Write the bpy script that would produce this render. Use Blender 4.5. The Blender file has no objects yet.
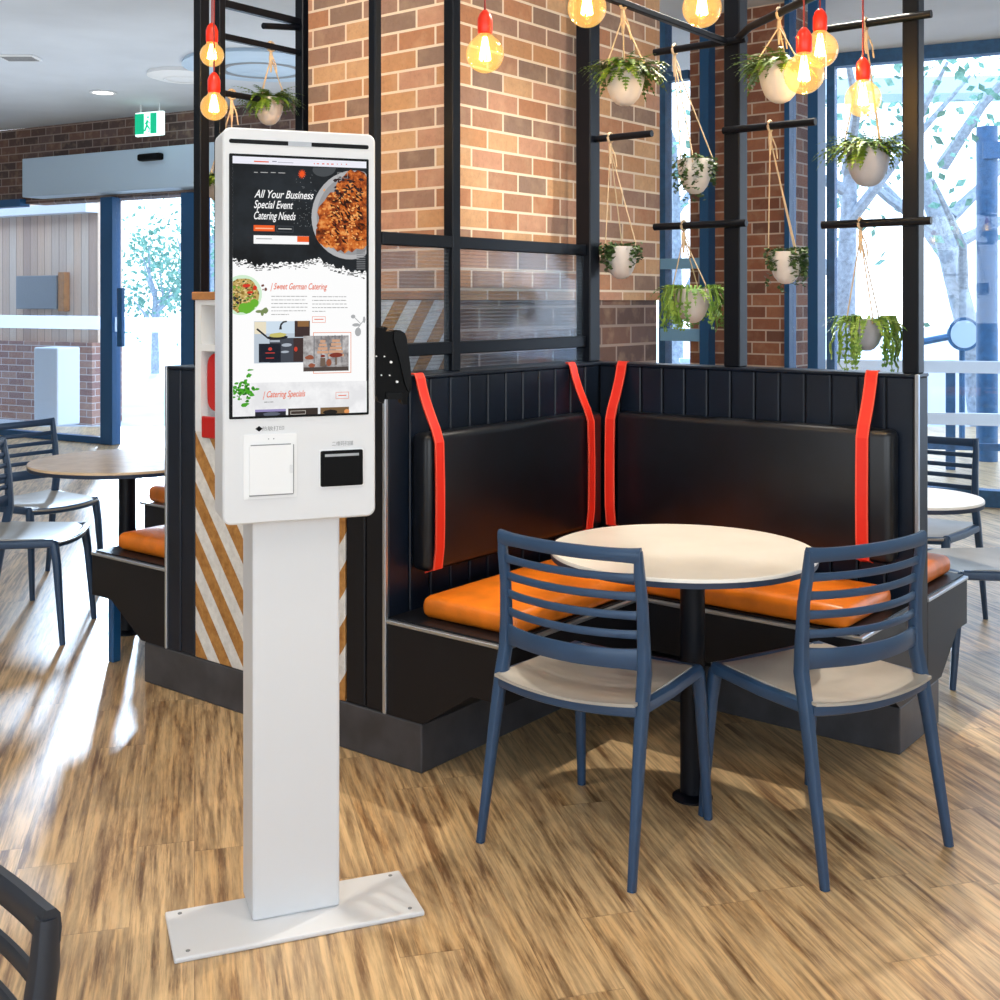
import bpy, bmesh, math, random
from mathutils import Vector, Matrix
PI=math.pi
random.seed(7)
S=bpy.context.scene; COL=S.collection
F=1183.0; YH=301.0; H=1.486
TH=0.67; A=Vector((math.sin(TH),math.cos(TH),0)); B=Vector((math.cos(TH),-math.sin(TH),0))
C0=Vector((.402,4.784,0))
def at(px,py,Y): return Vector(((px-500)/F*Y,Y,H-(py-YH)*Y/F))
def AB(a,b,z=0): return C0+A*a+B*b+Vector((0,0,z))

# ------------------------------------------------------------------ materials
def lin(c):
    return tuple((x/255/12.92 if x/255<=.04045 else ((x/255+.055)/1.055)**2.4) for x in c)+(1,)
class NT:
    def __init__(s,name):
        s.m=bpy.data.materials.new(name); s.m.use_nodes=True; s.t=s.m.node_tree; s.n=s.t.nodes
        s.b=s.n['Principled BSDF']; s.out=s.n['Material Output']
    def add(s,t,**k):
        n=s.n.new(t)
        for a,v in k.items(): setattr(n,a,v)
        return n
    def link(s,a,b): s.t.links.new(a,b)
    def math(s,op,a,b=None,c=None):
        n=s.add('ShaderNodeMath',operation=op)
        for i,v in enumerate((a,b,c)):
            if v is None: continue
            if isinstance(v,(int,float)): n.inputs[i].default_value=v
            else: s.link(v,n.inputs[i])
        return n.outputs[0]
    def comb(s,x,y,z=0):
        n=s.add('ShaderNodeCombineXYZ')
        for i,v in enumerate((x,y,z)):
            if isinstance(v,(int,float)): n.inputs[i].default_value=v
            else: s.link(v,n.inputs[i])
        return n.outputs[0]
    def obj(s):
        o=s.add('ShaderNodeTexCoord'); x=s.add('ShaderNodeSeparateXYZ'); s.link(o.outputs['Object'],x.inputs[0]); return o.outputs['Object'],x.outputs
    def ramp(s,fac,stops,interp='LINEAR'):
        r=s.add('ShaderNodeValToRGB'); r.color_ramp.interpolation=interp
        e=r.color_ramp.elements
        while len(e)<len(stops): e.new(.5)
        for i,(p,c) in enumerate(stops): e[i].position=p; e[i].color=lin(c)
        s.link(fac,r.inputs[0]); return r.outputs[0]
    def mix(s,f,a,b):
        m=s.add('ShaderNodeMix',data_type='RGBA')
        for i,v in ((0,f),(6,a),(7,b)):
            if isinstance(v,(int,float)): m.inputs[i].default_value=v
            elif isinstance(v,tuple): m.inputs[i].default_value=v
            else: s.link(v,m.inputs[i])
        return m.outputs[2]
    def noise(s,vec,scale,detail=4,rough=.5):
        n=s.add('ShaderNodeTexNoise'); n.inputs['Scale'].default_value=scale; n.inputs['Detail'].default_value=detail; n.inputs['Roughness'].default_value=rough
        if vec is not None: s.link(vec,n.inputs['Vector'])
        return n.outputs['Fac']
    def bump(s,h,strength=.2,dist=.01):
        b=s.add('ShaderNodeBump'); b.inputs['Strength'].default_value=strength; b.inputs['Distance'].default_value=dist
        s.link(h,b.inputs['Height']); s.link(b.outputs[0],s.b.inputs['Normal'])
def mat(name,c,rough=.5,metal=0,spec=.5,emit=0,noise=0,nscale=20,coat=0):
    t=NT(name); b=t.b
    b.inputs['Base Color'].default_value=lin(c); b.inputs['Roughness'].default_value=rough; b.inputs['Metallic'].default_value=metal
    b.inputs['Specular IOR Level'].default_value=spec; b.inputs['Coat Weight'].default_value=coat
    if emit: b.inputs['Emission Color'].default_value=lin(c); b.inputs['Emission Strength'].default_value=emit
    if noise:
        v,_=t.obj(); f=t.noise(v,nscale)
        d=tuple(max(0,x*(1-noise)) for x in c); l=tuple(min(255,x*(1+noise)) for x in c)
        t.link(t.ramp(f,[(.3,d),(.7,l)]),b.inputs['Base Color'])
    return t.m
def screen_mat(name,c,e=1.0,stops=None,scale=60):
    t=NT(name); b=t.b
    b.inputs['Base Color'].default_value=(0.01,.01,.01,1); b.inputs['Roughness'].default_value=.4; b.inputs['Specular IOR Level'].default_value=0
    if stops:
        v,_=t.obj(); f=t.noise(v,scale,5,.65); t.link(t.ramp(f,stops),b.inputs['Emission Color'])
    else: b.inputs['Emission Color'].default_value=lin(c)
    b.inputs['Emission Strength'].default_value=e
    return t.m
def brick_mat(name,cols,mortar,bw=.192,bh=.0765,mw=.010):
    t=NT(name); v,xyz=t.obj()
    u=t.math('ADD',xyz[0],xyz[1]); row=t.math('DIVIDE',xyz[2],bh); ri=t.math('FLOOR',row); rf=t.math('FRACT',row)
    off=t.math('MULTIPLY',t.math('MODULO',t.math('ABSOLUTE',ri),2.0),.5)
    cu=t.math('ADD',t.math('DIVIDE',u,bw),off); ci=t.math('FLOOR',cu); cf=t.math('FRACT',cu)
    wn=t.add('ShaderNodeTexWhiteNoise',noise_dimensions='2D'); t.link(t.comb(ci,ri),wn.inputs[0])
    n=len(cols); col=t.ramp(wn.outputs[0],[(i/n,c) for i,c in enumerate(cols)],'CONSTANT')
    nz=t.noise(v,28,5,.7); col=t.mix(t.math('MULTIPLY',nz,.5),col,lin(tuple(x*.62 for x in cols[0])))
    nb=t.noise(v,55,6,.8); col=t.mix(t.ramp(nb,[(.50,(0,0,0)),(.72,(150,150,150))]),col,lin((92,74,66))); nc=t.noise(v,9,3,.6); col=t.mix(t.ramp(nc,[(.5,(0,0,0)),(.75,(130,130,130))]),col,lin((226,196,160)))
    def edge(fr,w):
        d=t.math('MINIMUM',fr,t.math('SUBTRACT',1.0,fr)); return t.math('LESS_THAN',d,w)
    m=t.math('MAXIMUM',edge(rf,mw/bh/2),edge(cf,mw/bw/2))
    col=t.mix(m,col,lin(mortar)); t.link(col,t.b.inputs['Base Color']); t.b.inputs['Roughness'].default_value=.85
    h=t.math('ADD',t.math('SUBTRACT',1.0,m),t.math('MULTIPLY',nz,.4)); t.bump(h,.6,.006)
    return t.m
def stripe_mat():
    t=NT('chevron boards'); v,xyz=t.obj()
    d=t.math('ADD',t.math('ABSOLUTE',t.math('ADD',xyz[0],.58)),t.math('ADD',xyz[1],1.241)); k=t.math('SUBTRACT',xyz[2],t.math('MULTIPLY',d,1.33))
    fr=t.math('FRACT',t.math('DIVIDE',k,.185)); m=t.math('LESS_THAN',fr,.5)
    g=t.noise(v,35,4,.6); wood=t.ramp(g,[(.3,(150,98,42)),(.7,(196,142,78))]); white=t.ramp(g,[(.3,(205,203,198)),(.7,(232,230,226))])
    t.link(t.mix(m,white,wood),t.b.inputs['Base Color']); t.b.inputs['Roughness'].default_value=.45; return t.m
def floor_mat():
    t=NT('oak plank floor'); g=t.add('ShaderNodeTexCoord'); mp=t.add('ShaderNodeMapping'); mp.inputs['Rotation'].default_value=(0,0,math.radians(-14.5))
    t.link(g.outputs['Object'],mp.inputs[0]); s=t.add('ShaderNodeSeparateXYZ'); t.link(mp.outputs[0],s.inputs[0]); x,y=s.outputs[0],s.outputs[1]
    pw=.15; xi=t.math('FLOOR',t.math('DIVIDE',x,pw)); xf=t.math('FRACT',t.math('DIVIDE',x,pw))
    w0=t.add('ShaderNodeTexWhiteNoise',noise_dimensions='1D'); t.link(xi,w0.inputs['W'])
    yy=t.math('ADD',t.math('DIVIDE',y,1.2),t.math('MULTIPLY',w0.outputs[0],7.3)); yi=t.math('FLOOR',yy); yf=t.math('FRACT',yy)
    wn=t.add('ShaderNodeTexWhiteNoise',noise_dimensions='2D'); t.link(t.comb(xi,yi),wn.inputs[0])
    base=t.ramp(wn.outputs[0],[(0,(202,160,108)),(.35,(212,172,120)),(.65,(220,182,132)),(1,(206,168,118))])
    sh=t.math('MULTIPLY',wn.outputs[0],9.0)
    vec=t.comb(t.math('ADD',x,sh),t.math('MULTIPLY',y,.045),sh)
    g1=t.noise(vec,64,7,.66); g2=t.noise(t.comb(t.math('ADD',x,sh),t.math('MULTIPLY',y,.10),sh),26,6,.68)
    dark=t.ramp(g1,[(.40,(255,255,255)),(.56,(112,112,112)),(.66,(0,0,0))])
    col=t.mix(t.math('MULTIPLY',t.math('SUBTRACT',1.0,t.math('POWER',t.math('MINIMUM',dark,1.0),1.0)),.95),base,lin((86,56,32)))
    g3=t.noise(t.comb(t.math('ADD',x,sh),t.math('MULTIPLY',y,.2),sh),9,3,.6); col=t.mix(t.ramp(g3,[(.48,(0,0,0)),(.68,(150,150,150))]),col,lin((166,134,104)))
    l2=t.ramp(g2,[(.36,(0,0,0)),(.70,(255,255,255))]); col=t.mix(t.math('MULTIPLY',l2,.62),col,lin((234,202,152)))
    l3=t.ramp(g2,[(.28,(255,255,255)),(.45,(0,0,0))]); col=t.mix(t.math('MULTIPLY',l3,.8),col,lin((112,78,48)))
    e=t.math('MAXIMUM',t.math('LESS_THAN',xf,.016),t.math('LESS_THAN',yf,.003)); col=t.mix(t.math('MULTIPLY',e,.30),col,lin((90,64,42)))
    t.link(col,t.b.inputs['Base Color']); t.b.inputs['Roughness'].default_value=.36; t.b.inputs['Specular IOR Level'].default_value=.7
    t.bump(t.math('ADD',g1,g2),.10,.004); return t.m
def glass_mat(name,tint,alpha=.12,rough=.02,lines=0):
    t=NT(name); t.n.remove(t.b)
    tr=t.add('ShaderNodeBsdfTransparent'); tr.inputs[0].default_value=lin(tint)
    gl=t.add('ShaderNodeBsdfGlossy'); gl.inputs['Roughness'].default_value=rough; gl.inputs[0].default_value=(.9,.95,1,1)
    df=t.add('ShaderNodeBsdfDiffuse'); df.inputs[0].default_value=lin((150,175,200))
    m1=t.add('ShaderNodeMixShader'); lw=t.add('ShaderNodeLayerWeight'); lw.inputs[0].default_value=.5; fz=t.math('ADD',t.math('MULTIPLY',t.math('POWER',lw.outputs['Facing'],4.0),.5),.03)
    t.link(fz,m1.inputs[0]); t.link(tr.outputs[0],m1.inputs[1]); t.link(gl.outputs[0],m1.inputs[2])
    m2=t.add('ShaderNodeMixShader')
    if lines:
        v,xyz=t.obj(); fr2=t.math('LESS_THAN',t.math('FRACT',t.math('DIVIDE',xyz[2],.013)),.35)
        t.link(t.math('ADD',t.math('MULTIPLY',fr2,.11),alpha),m2.inputs[0])
    else: m2.inputs[0].default_value=alpha
    t.link(m1.outputs[0],m2.inputs[1]); t.link(df.outputs[0],m2.inputs[2]); t.link(m2.outputs[0],t.out.inputs[0]); return t.m
def plank_mat(name,cols,w=.14):
    t=NT(name); v,xyz=t.obj(); u=t.math('DIVIDE',xyz[0],w); wn=t.add('ShaderNodeTexWhiteNoise',noise_dimensions='1D'); t.link(t.math('FLOOR',u),wn.inputs['W'])
    c=t.ramp(wn.outputs[0],[(i/max(1,len(cols)-1),x) for i,x in enumerate(cols)]); e=t.math('LESS_THAN',t.math('FRACT',u),.08)
    c=t.mix(t.math('MULTIPLY',e,.6),c,lin((90,70,60))); n=t.noise(t.comb(xyz[0],xyz[1],t.math('MULTIPLY',xyz[2],.1)),25,4); c=t.mix(t.math('MULTIPLY',n,.4),c,lin((150,130,120)))
    t.link(c,t.b.inputs['Base Color']); t.b.inputs['Roughness'].default_value=.8; return t.m
def leaf_mat(name,a,b):
    t=NT(name); v,_=t.obj(); t.link(t.ramp(t.noise(v,18,3),[(.3,a),(.7,b)]),t.b.inputs['Base Color']); t.b.inputs['Roughness'].default_value=.5
    t.b.inputs['Subsurface Weight'].default_value=0; return t.m

M={}
M['floor']=floor_mat()
M['wallpaint']=mat('off white wall paint',(222,220,214),.7)
M['ceiling']=mat('pale ceiling paint',(206,212,220),.7,noise=.03,nscale=1.5)
M['brick']=brick_mat('tan red brick',[(206,154,112),(216,166,120),(192,136,102),(166,132,116),(220,176,134),(146,122,110),(206,156,130),(184,138,112)],(232,214,192))
M['brick_dark']=brick_mat('dark brown brick',[(110,82,72),(96,74,70),(124,92,80),(84,68,66),(112,90,86)],(150,134,126),.24,.086,.012)
M['brick_out']=brick_mat('red brown pier brick',[(176,112,82),(150,94,72),(188,124,92),(132,88,72),(166,112,90)],(214,192,172))
M['stripe']=stripe_mat()
M['panel']=mat('near black painted board',(17,19,25),.42,noise=.12,nscale=6,spec=.3)
M['panel_blue']=mat('dark navy painted board',(12,23,38),.38,noise=.12,nscale=6,spec=.4)
M['plinth']=mat('charcoal laminate plinth',(62,62,66),.45,noise=.16,nscale=9)
M['trim']=mat('brushed silver edge trim',(190,196,204),.3,.85)
M['leather']=mat('black faux leather',(10,14,22),.33,noise=.2,nscale=14,spec=.5)
M['orange']=mat('tan orange leather',(226,120,26),.36,noise=.10,nscale=9)
M['strap']=mat('bright red strap',(232,44,28),.45)
M['strap_edge']=mat('pale red stitching',(238,86,64),.6)
M['steel']=mat('black blue powder coated steel',(6,12,22),.42,spec=.25)
M['chair']=mat('slate blue moulded plastic',(44,70,100),.36,noise=.05,nscale=8)
M['chair_dark']=mat('charcoal moulded plastic',(38,42,50),.38)
M['seat']=mat('grey taupe seat plastic',(168,162,152),.42,noise=.05,nscale=8)
M['tabletop']=mat('cream laminate table top',(224,220,212),.28,noise=.03,nscale=4)
M['tableedge']=mat('navy table edge',(36,52,76),.4)
M['kiosk']=mat('white powder coated metal',(216,217,219),.38)
M['kiosk_light']=mat('bright white plastic',(230,231,232),.4)
M['black']=mat('gloss black plastic',(3,3,4),.3,spec=.12)
M['black_matt']=mat('matt black plastic',(5,5,6),.5,spec=.12)
M['grey']=mat('mid grey plastic',(128,130,132),.4)
M['silver']=mat('silver strip',(160,162,165),.35,.4)
M['socket']=mat('red lamp socket',(236,48,22),.35,emit=.12)
M['cordred']=mat('dark red fabric cord',(150,50,45),.7)
M['rope']=mat('natural cotton rope',(206,182,150),.8)
M['pot']=mat('matt off white planter',(214,208,204),.5,noise=.03)
M['pot_grey']=mat('matt pale grey planter',(176,178,188),.5,noise=.03)
M['leaf1']=leaf_mat('green fern leaf',(54,92,24),(120,150,48))
M['leaf2']=leaf_mat('grass green trailing leaf',(70,120,50),(150,180,80))
M['leaf3']=leaf_mat('dark ivy leaf',(40,70,36),(88,112,60))
M['tree']=leaf_mat('outdoor foliage',(70,130,112),(140,185,165))
M['bark']=mat('pale bark',(150,160,172),.8,noise=.15)
M['soil']=mat('dark soil',(50,40,32),.9)
M['white']=mat('white paint',(232,234,236),.5)
M['red']=mat('red tray plastic',(190,22,18),.35)
M['palewood']=mat('pale wood grain laminate',(214,186,150),.2,noise=.05)
M['wood']=mat('warm wood top',(178,122,72),.5,noise=.12)
M['niche']=mat('brown shelf lining',(112,88,60),.6)
M['bluesteel']=mat('blue steel frame',(26,84,132),.4)
M['blueposts']=mat('deep blue painted post',(44,92,134),.45,noise=.1)
M['paleblue']=mat('pale blue painted rail',(140,190,226),.4)
M['header']=mat('pale blue grey door header',(186,208,228),.45)
def film():
    t=NT('translucent white film'); t.n.remove(t.b); a=t.add('ShaderNodeBsdfTranslucent'); a.inputs[0].default_value=(.9,.95,1,1); b=t.add('ShaderNodeBsdfTransparent'); b.inputs[0].default_value=(.9,.95,1,1)
    m=t.add('ShaderNodeMixShader'); m.inputs[0].default_value=.6; t.link(b.outputs[0],m.inputs[1]); t.link(a.outputs[0],m.inputs[2]); t.link(m.outputs[0],t.out.inputs[0]); return t.m
M['film']=film()
M['glass']=glass_mat('clear window glass',(246,250,255),.04)
M['screen_glass']=glass_mat('reeded tinted screen',(240,244,250),.03,.1,lines=1)
M['ground']=mat('pale outdoor paving',(190,196,204),.8,noise=.06,nscale=1)
M['timber']=plank_mat('weathered vertical boards',[(232,194,164),(246,212,182),(206,172,150),(250,228,204)])
M['outbrick']=brick_mat('outdoor washed brick',[(180,128,108),(196,150,130),(164,120,110)],(216,204,196),.3,.09)
M['amberglass']=None
def amber():
    t=NT('amber lamp glass'); t.n.remove(t.b)
    tr=t.add('ShaderNodeBsdfTransparent'); tr.inputs[0].default_value=(1,.88,.62,1)
    gl=t.add('ShaderNodeBsdfGlossy'); gl.inputs['Roughness'].default_value=.03
    em=t.add('ShaderNodeEmission'); em.inputs[0].default_value=(1,.55,.14,1); em.inputs[1].default_value=.55
    lw=t.add('ShaderNodeLayerWeight'); lw.inputs[0].default_value=.35
    a=t.add('ShaderNodeAddShader'); t.link(tr.outputs[0],a.inputs[0]); t.link(em.outputs[0],a.inputs[1])
    m=t.add('ShaderNodeMixShader'); mu=t.math('MULTIPLY',lw.outputs['Facing'],.5); t.link(mu,m.inputs[0]); t.link(a.outputs[0],m.inputs[1]); t.link(gl.outputs[0],m.inputs[2])
    t.link(m.outputs[0],t.out.inputs[0]); return t.m
M['amberglass']=amber()
M['filament']=mat('glowing filament',(255,214,130),.5,emit=22)
M['lampwhite']=mat('lit diffuser',(255,248,236),.5,emit=6)
M['green']=mat('lit green sign face',(0,165,120),.5,emit=.9)
M['signwhite']=mat('lit white sign face',(225,255,250),.5,emit=1.3)

# ------------------------------------------------------------------ geometry helpers
class MB:
    def __init__(s): s.bm=bmesh.new()
    def box(s,c,sz,rot=None,bev=0,seg=2):
        g=bmesh.ops.create_cube(s.bm,size=1.0); vs=g['verts']
        mtx=Matrix.Translation(Vector(c))@(rot.to_4x4() if rot else Matrix.Identity(4))@Matrix.Diagonal((sz[0],sz[1],sz[2],1))
        bmesh.ops.transform(s.bm,matrix=mtx,verts=vs)
        if bev>0:
            es=list({e for v in vs for e in v.link_edges}); bmesh.ops.bevel(s.bm,geom=es,offset=min(bev,min(sz)*.49),segments=seg,profile=.5,affect='EDGES')
        return s
    def box2(s,a,b,bev=0,seg=2):
        return s.box(((a[0]+b[0])/2,(a[1]+b[1])/2,(a[2]+b[2])/2),(abs(b[0]-a[0]),abs(b[1]-a[1]),abs(b[2]-a[2])),None,bev,seg)
    def ring(s,c,u,v,ru,rv,n,p=2.0):
        out=[]
        for i in range(n):
            t=2*PI*i/n; ct,st=math.cos(t),math.sin(t)
            if p!=2: ct=math.copysign(abs(ct)**(2/p),ct); st=math.copysign(abs(st)**(2/p),st)
            out.append(s.bm.verts.new(c+u*ru*ct+v*rv*st))
        return out
    def tube(s,pts,r,n=10,up=Vector((0,0,1)),flat=1.0,p=2.0,caps=True):
        pts=[Vector(q) for q in pts]; rs=r if isinstance(r,(list,tuple)) else [r]*len(pts); prev=None
        for i,q in enumerate(pts):
            t=(pts[min(i+1,len(pts)-1)]-pts[max(i-1,0)]).normalized()
            u=t.cross(up)
            if u.length<1e-3: u=t.cross(Vector((0,1,0)))
            u.normalize(); v=u.cross(t).normalized()
            rg=s.ring(q,u,v,rs[i]*flat,rs[i],n,p)
            if prev:
                for k in range(n): s.bm.faces.new((prev[k],prev[(k+1)%n],rg[(k+1)%n],rg[k]))
            elif caps: s.bm.faces.new(rg[::-1])
            prev=rg
        if caps: s.bm.faces.new(prev)
        return s
    def bar(s,p,q,w,h):     # square bar between two points
        p=Vector(p);q=Vector(q); t=(q-p); L=t.length; t.normalize(); up=Vector((0,0,1)) if abs(t.z)<.9 else Vector((1,0,0))
        u=t.cross(up).normalized(); v=u.cross(t).normalized(); R=Matrix((u,t,v)).transposed()
        return s.box((p+q)/2,(w,L,h),R,min(w,h)*.12,1)
    def lathe(s,prof,c=(0,0,0),n=28,sx=1,sy=1):
        c=Vector(c); prev=None
        for (r,z) in prof:
            rg=[s.bm.verts.new(c+Vector((r*sx*math.cos(2*PI*i/n),r*sy*math.sin(2*PI*i/n),z))) for i in range(n)] if r>1e-5 else [s.bm.verts.new(c+Vector((0,0,z)))]
            if prev:
                if len(prev)==1 and len(rg)>1:
                    for k in range(n): s.bm.faces.new((prev[0],rg[(k+1)%n],rg[k]))
                elif len(rg)==1 and len(prev)>1:
                    for k in range(n): s.bm.faces.new((prev[k],prev[(k+1)%n],rg[0]))
                else:
                    for k in range(n): s.bm.faces.new((prev[k],prev[(k+1)%n],rg[(k+1)%n],rg[k]))
            prev=rg
        return s
    def prism(s,outline,ax,d0,d1):   # outline in the two other axes, extruded along axis ax
        def mk(p,d):
            if ax==0: return (d,p[0],p[1])
            if ax==1: return (p[0],d,p[1])
            return (p[0],p[1],d)
        a=[s.bm.verts.new(mk(p,d0)) for p in outline]; b=[s.bm.verts.new(mk(p,d1)) for p in outline]; n=len(a)
        s.bm.faces.new(a); s.bm.faces.new(b[::-1])
        for i in range(n): s.bm.faces.new((a[i],b[i],b[(i+1)%n],a[(i+1)%n]))
        return s
    def quad(s,a,b,c,d):
        s.bm.faces.new([s.bm.verts.new(Vector(q)) for q in (a,b,c,d)]); return s
    def build(s,name,m,parent=None,smooth=False,loc=None,rz=0):
        bmesh.ops.recalc_face_normals(s.bm,faces=s.bm.faces[:]) if s.bm.faces else None
        me=bpy.data.meshes.new(name); s.bm.to_mesh(me); s.bm.free()
        for q in (m if isinstance(m,list) else [m]): me.materials.append(q)
        if smooth:
            for p in me.polygons: p.use_smooth=True
            try: me.set_sharp_from_angle(angle=math.radians(38))
            except Exception: pass
        o=bpy.data.objects.new(name,me); COL.objects.link(o)
        if parent: o.parent=parent
        if loc is not None: o.location=loc; o.rotation_euler=(0,0,rz)
        return o
def tag(o,label=None,cat=None,group=None,kind=None):
    if label: o['label']=label
    if cat: o['category']=cat
    if group: o['group']=group
    if kind: o['kind']=kind
    return o
def thing(name,label,cat,loc=(0,0,0),rz=0,group=None):
    o=bpy.data.objects.new(name,None); COL.objects.link(o); o.location=loc; o.rotation_euler=(0,0,rz); o.empty_display_size=.1
    return tag(o,label,cat,group)
def struct(name,mb,m,parent=None,loc=(0,0,0),rz=0,label=None):
    o=mb.build(name,m,parent,loc=loc,rz=rz)
    if not parent: o['kind']='structure'
    if label: o['label']=label
    return o
def copy_thing(root,loc,rz,label,group=None):
    r=root.copy(); COL.objects.link(r); r.location=loc; r.rotation_euler=(0,0,rz); r['label']=label
    if group: r['group']=group
    for ch in list(root.children):
        c=ch.copy(); COL.objects.link(c); c.parent=r
        for g in list(ch.children):
            d=g.copy(); COL.objects.link(d); d.parent=c
    return r

# ------------------------------------------------------------------ room shell
CZ=3.37
struct('floor',MB().box2((-10,-2.5,-.1),(8,14,0)),M['floor'])
# the far boundary of the ceiling follows the outer walls
WL=Vector((-3.01,11.67,0)); WLd=Vector((.87,-.493,0)); WLr=math.atan2(-.493,.87)
W2=Vector((2.556,9.02,0)); W2d=Vector((.898,-.44,0)).normalized(); W2r=math.atan2(-.44,.898)
W1=Vector(((661-500)/F*8.0,8.0,0)); W1r=-TH
ceil=MB(); ceil.prism([(-10,-2.5),(8,-2.5),(8,6.35),(W2.x-.15,W2.y+.08),(W2.x-.4,W2.y+.6),(-1.0,10.6),(-10,15.55)],2,CZ,CZ+.2)
struct('ceiling',ceil,M['ceiling'])
wb=MB(); wb.box2((-10,-2.6,0),(8,-2.5,.75)); wb.box2((-10,-2.6,3.0),(8,-2.5,CZ)); wb.box2((-10,-2.6,.75),(-6,-2.5,3.0)); wb.box2((5,-2.6,.75),(8,-2.5,3.0)); wb.box2((-.6,-2.6,.75),(-.3,-2.5,3.0))
struct('wall_front',wb,M['wallpaint'])
struct('wall_left',MB().box2((-10.1,-2.5,0),(-10,15.5,CZ)),M['wallpaint']); struct('wall_side',MB().box2((8,-2.5,0),(8.1,6.35,CZ)),M['wallpaint'])
# left / far wall with the entrance, local x runs along the wall (0 = behind the steel post), local y away from us
def WLs(px):     # px column on the wall line -> local x
    r=(px-500)/F; return (r*WL.y-WL.x)/(WLd.x-r*WLd.y)
def WLa(px,d):   # same, for a plane d metres beyond the wall
    r=(px-500)/F; X0=WL.x+.493*d; Y0=WL.y+.87*d
    return (r*Y0-X0)/(WLd.x-r*WLd.y)
x195,x182,x115,x103,x22=[WLs(p) for p in (195,182,115,103,22)]
wl=MB()
wl.box2((-9,0,2.60),(x22,.3,CZ)); wl.box2((x22,0,2.98),(2.6,.3,CZ)); wl.box2((x22,.05,2.55),(x195+.1,.3,2.98)); wl.box2((1.4,0,0),(2.6,.3,2.98))
struct('wall_back',wl,M['brick_dark'],loc=WL,rz=WLr)
struct('trim_1',MB().box2((-9,-.03,2.52),(x22,.1,2.60)),M['bluesteel'],loc=WL,rz=WLr)
hd=thing('door_header','pale blue grey automatic door housing above the far glass entrance','door header',WL+WLd*0,WLr)
MB().box2((WLa(22,-.22),-.22,2.59),(x195+1.0,.05,3.0),.01).build('housing',M['header'],hd)
sx=(WLa(137,-.25)+WLa(164,-.25))/2; MB().box((sx,-.25,2.90),(.30,.08,.07),None,.02).build('motion_sensor',M['black_matt'],hd)
# glass front
d1=struct('door_1',MB().box2((x103,-.04,0),(x115,.08,2.56),.006),M['bluesteel'],loc=WL,rz=WLr)
MB().box2((x182,-.02,0),(x195+.15,.06,2.56),.006).build('stile',M['bluesteel'],d1)
MB().box2((x115,.01,.02),(x182,.02,2.56)).build('pane',M['glass'],d1)
MB().box2((WLs(124),-.10,1.02),(WLs(129),-.05,1.62),.01).build('handle',M['bluesteel'],d1)
MB().box2((x115,-.002,1.17),(x195,.000,1.32)).build('safety_strip',M['film'],d1)
w1=struct('window_1',MB().box2((-9,-.02,0),(x103,.06,.07),.004),M['bluesteel'],loc=WL,rz=WLr)
MB().box2((-9,.01,.07),(x103,.02,2.52)).build('pane',M['glass'],w1)
MB().box2((-9,-.002,1.19),(x103,.000,1.33)).build('safety_strip',M['film'],w1)
w5=struct('window_2',MB().box2((x195+.15,-.02,0),(1.4,.06,.07),.004),M['bluesteel'],loc=WL,rz=WLr)
MB().box2((x195+.15,.01,.07),(1.4,.02,2.56)).build('pane',M['glass'],w5)

# right window wall, near part (brick piers): local x along B
def W1s(px):
    r=(px-500)/F; return (r*W1.y-W1.x)/(B.x-r*B.y)
q=[W1s(p) for p in (662,690,725,787,792,811,821)]
wp=MB(); wp.box2((q[1],0,0),(q[3],.35,CZ)); 
struct('wall_right',wp,M['brick_out'],loc=W1,rz=W1r)
wf=MB(); wf.box2((0,-.03,0),(.05,.06,CZ)); wf.box2((0,-.03,2.96),(q[1],.05,3.02)); wf.box2((0,-.03,0),(q[1],.05,.1))
w3=struct('window_3',wf,M['blueposts'],loc=W1,rz=W1r)
MB().box2((.05,.01,.1),(q[1],.02,CZ)).build('pane',M['glass'],w3)
for z0_,z1_ in ((1.70,1.77),(1.22,1.30)): MB().box2((.02,-.045,z0_),(q[1]+.12,-.03 if 0 else .05,z1_)).build('rail',M['paleblue'],w3)
wf=MB(); wf.box2((q[3],-.04,0),(q[4],.06,CZ)); wf.box2((q[5],-.05,0),(q[6],.07,CZ)); wf.box2((q[4],-.03,0),(q[5],.05,.1))
w4=struct('window_4',wf,M['bluesteel'],loc=W1,rz=W1r)
MB().box2((q[4],.01,.1),(q[5],.02,CZ)).build('pane',M['glass'],w4)
# slim blue upright in front of the pier
cm=W1s(711); struct('trim_2',MB().box2((cm-.035,-.09,0),(cm+.03,0,CZ)),M['bluesteel'],loc=W1,rz=W1r)
# return and far part of the window wall
wf=MB(); wf.box2((0,-.03,CZ-.10),(6.5,.08,CZ)); wf.box2((0,-.03,0),(6.5,.08,.12)); wf.box2((-.06,-.03,0),(0,.08,CZ)); wf.box2((2.2,-.03,0),(2.28,.08,CZ))
w6=struct('window_5',wf,M['blueposts'],loc=W2,rz=W2r)
MB().box2((0,.01,.12),(6.5,.02,CZ-.1)).build('pane',M['glass'],w6)

# ------------------------------------------------------------------ brick pillar inside the booth block (local frame: x = B, y = A, origin the booth corner)
LR=-TH
struct('wall_pillar',MB().box2((-1.0,-.66,1.49),(-.2,.81,CZ)),M['brick'],loc=C0,rz=LR)
pl=MB(); pl.box2((-.98,-.64,0),(-.205,.79,1.49)); struct('wall_pillar_base',pl,M['brick_dark'],loc=C0,rz=LR)
struct('trim_3',MB().box2((-1.0,-.675,0),(-.2,-.645,1.488)),M['stripe'],loc=C0,rz=LR)

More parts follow.
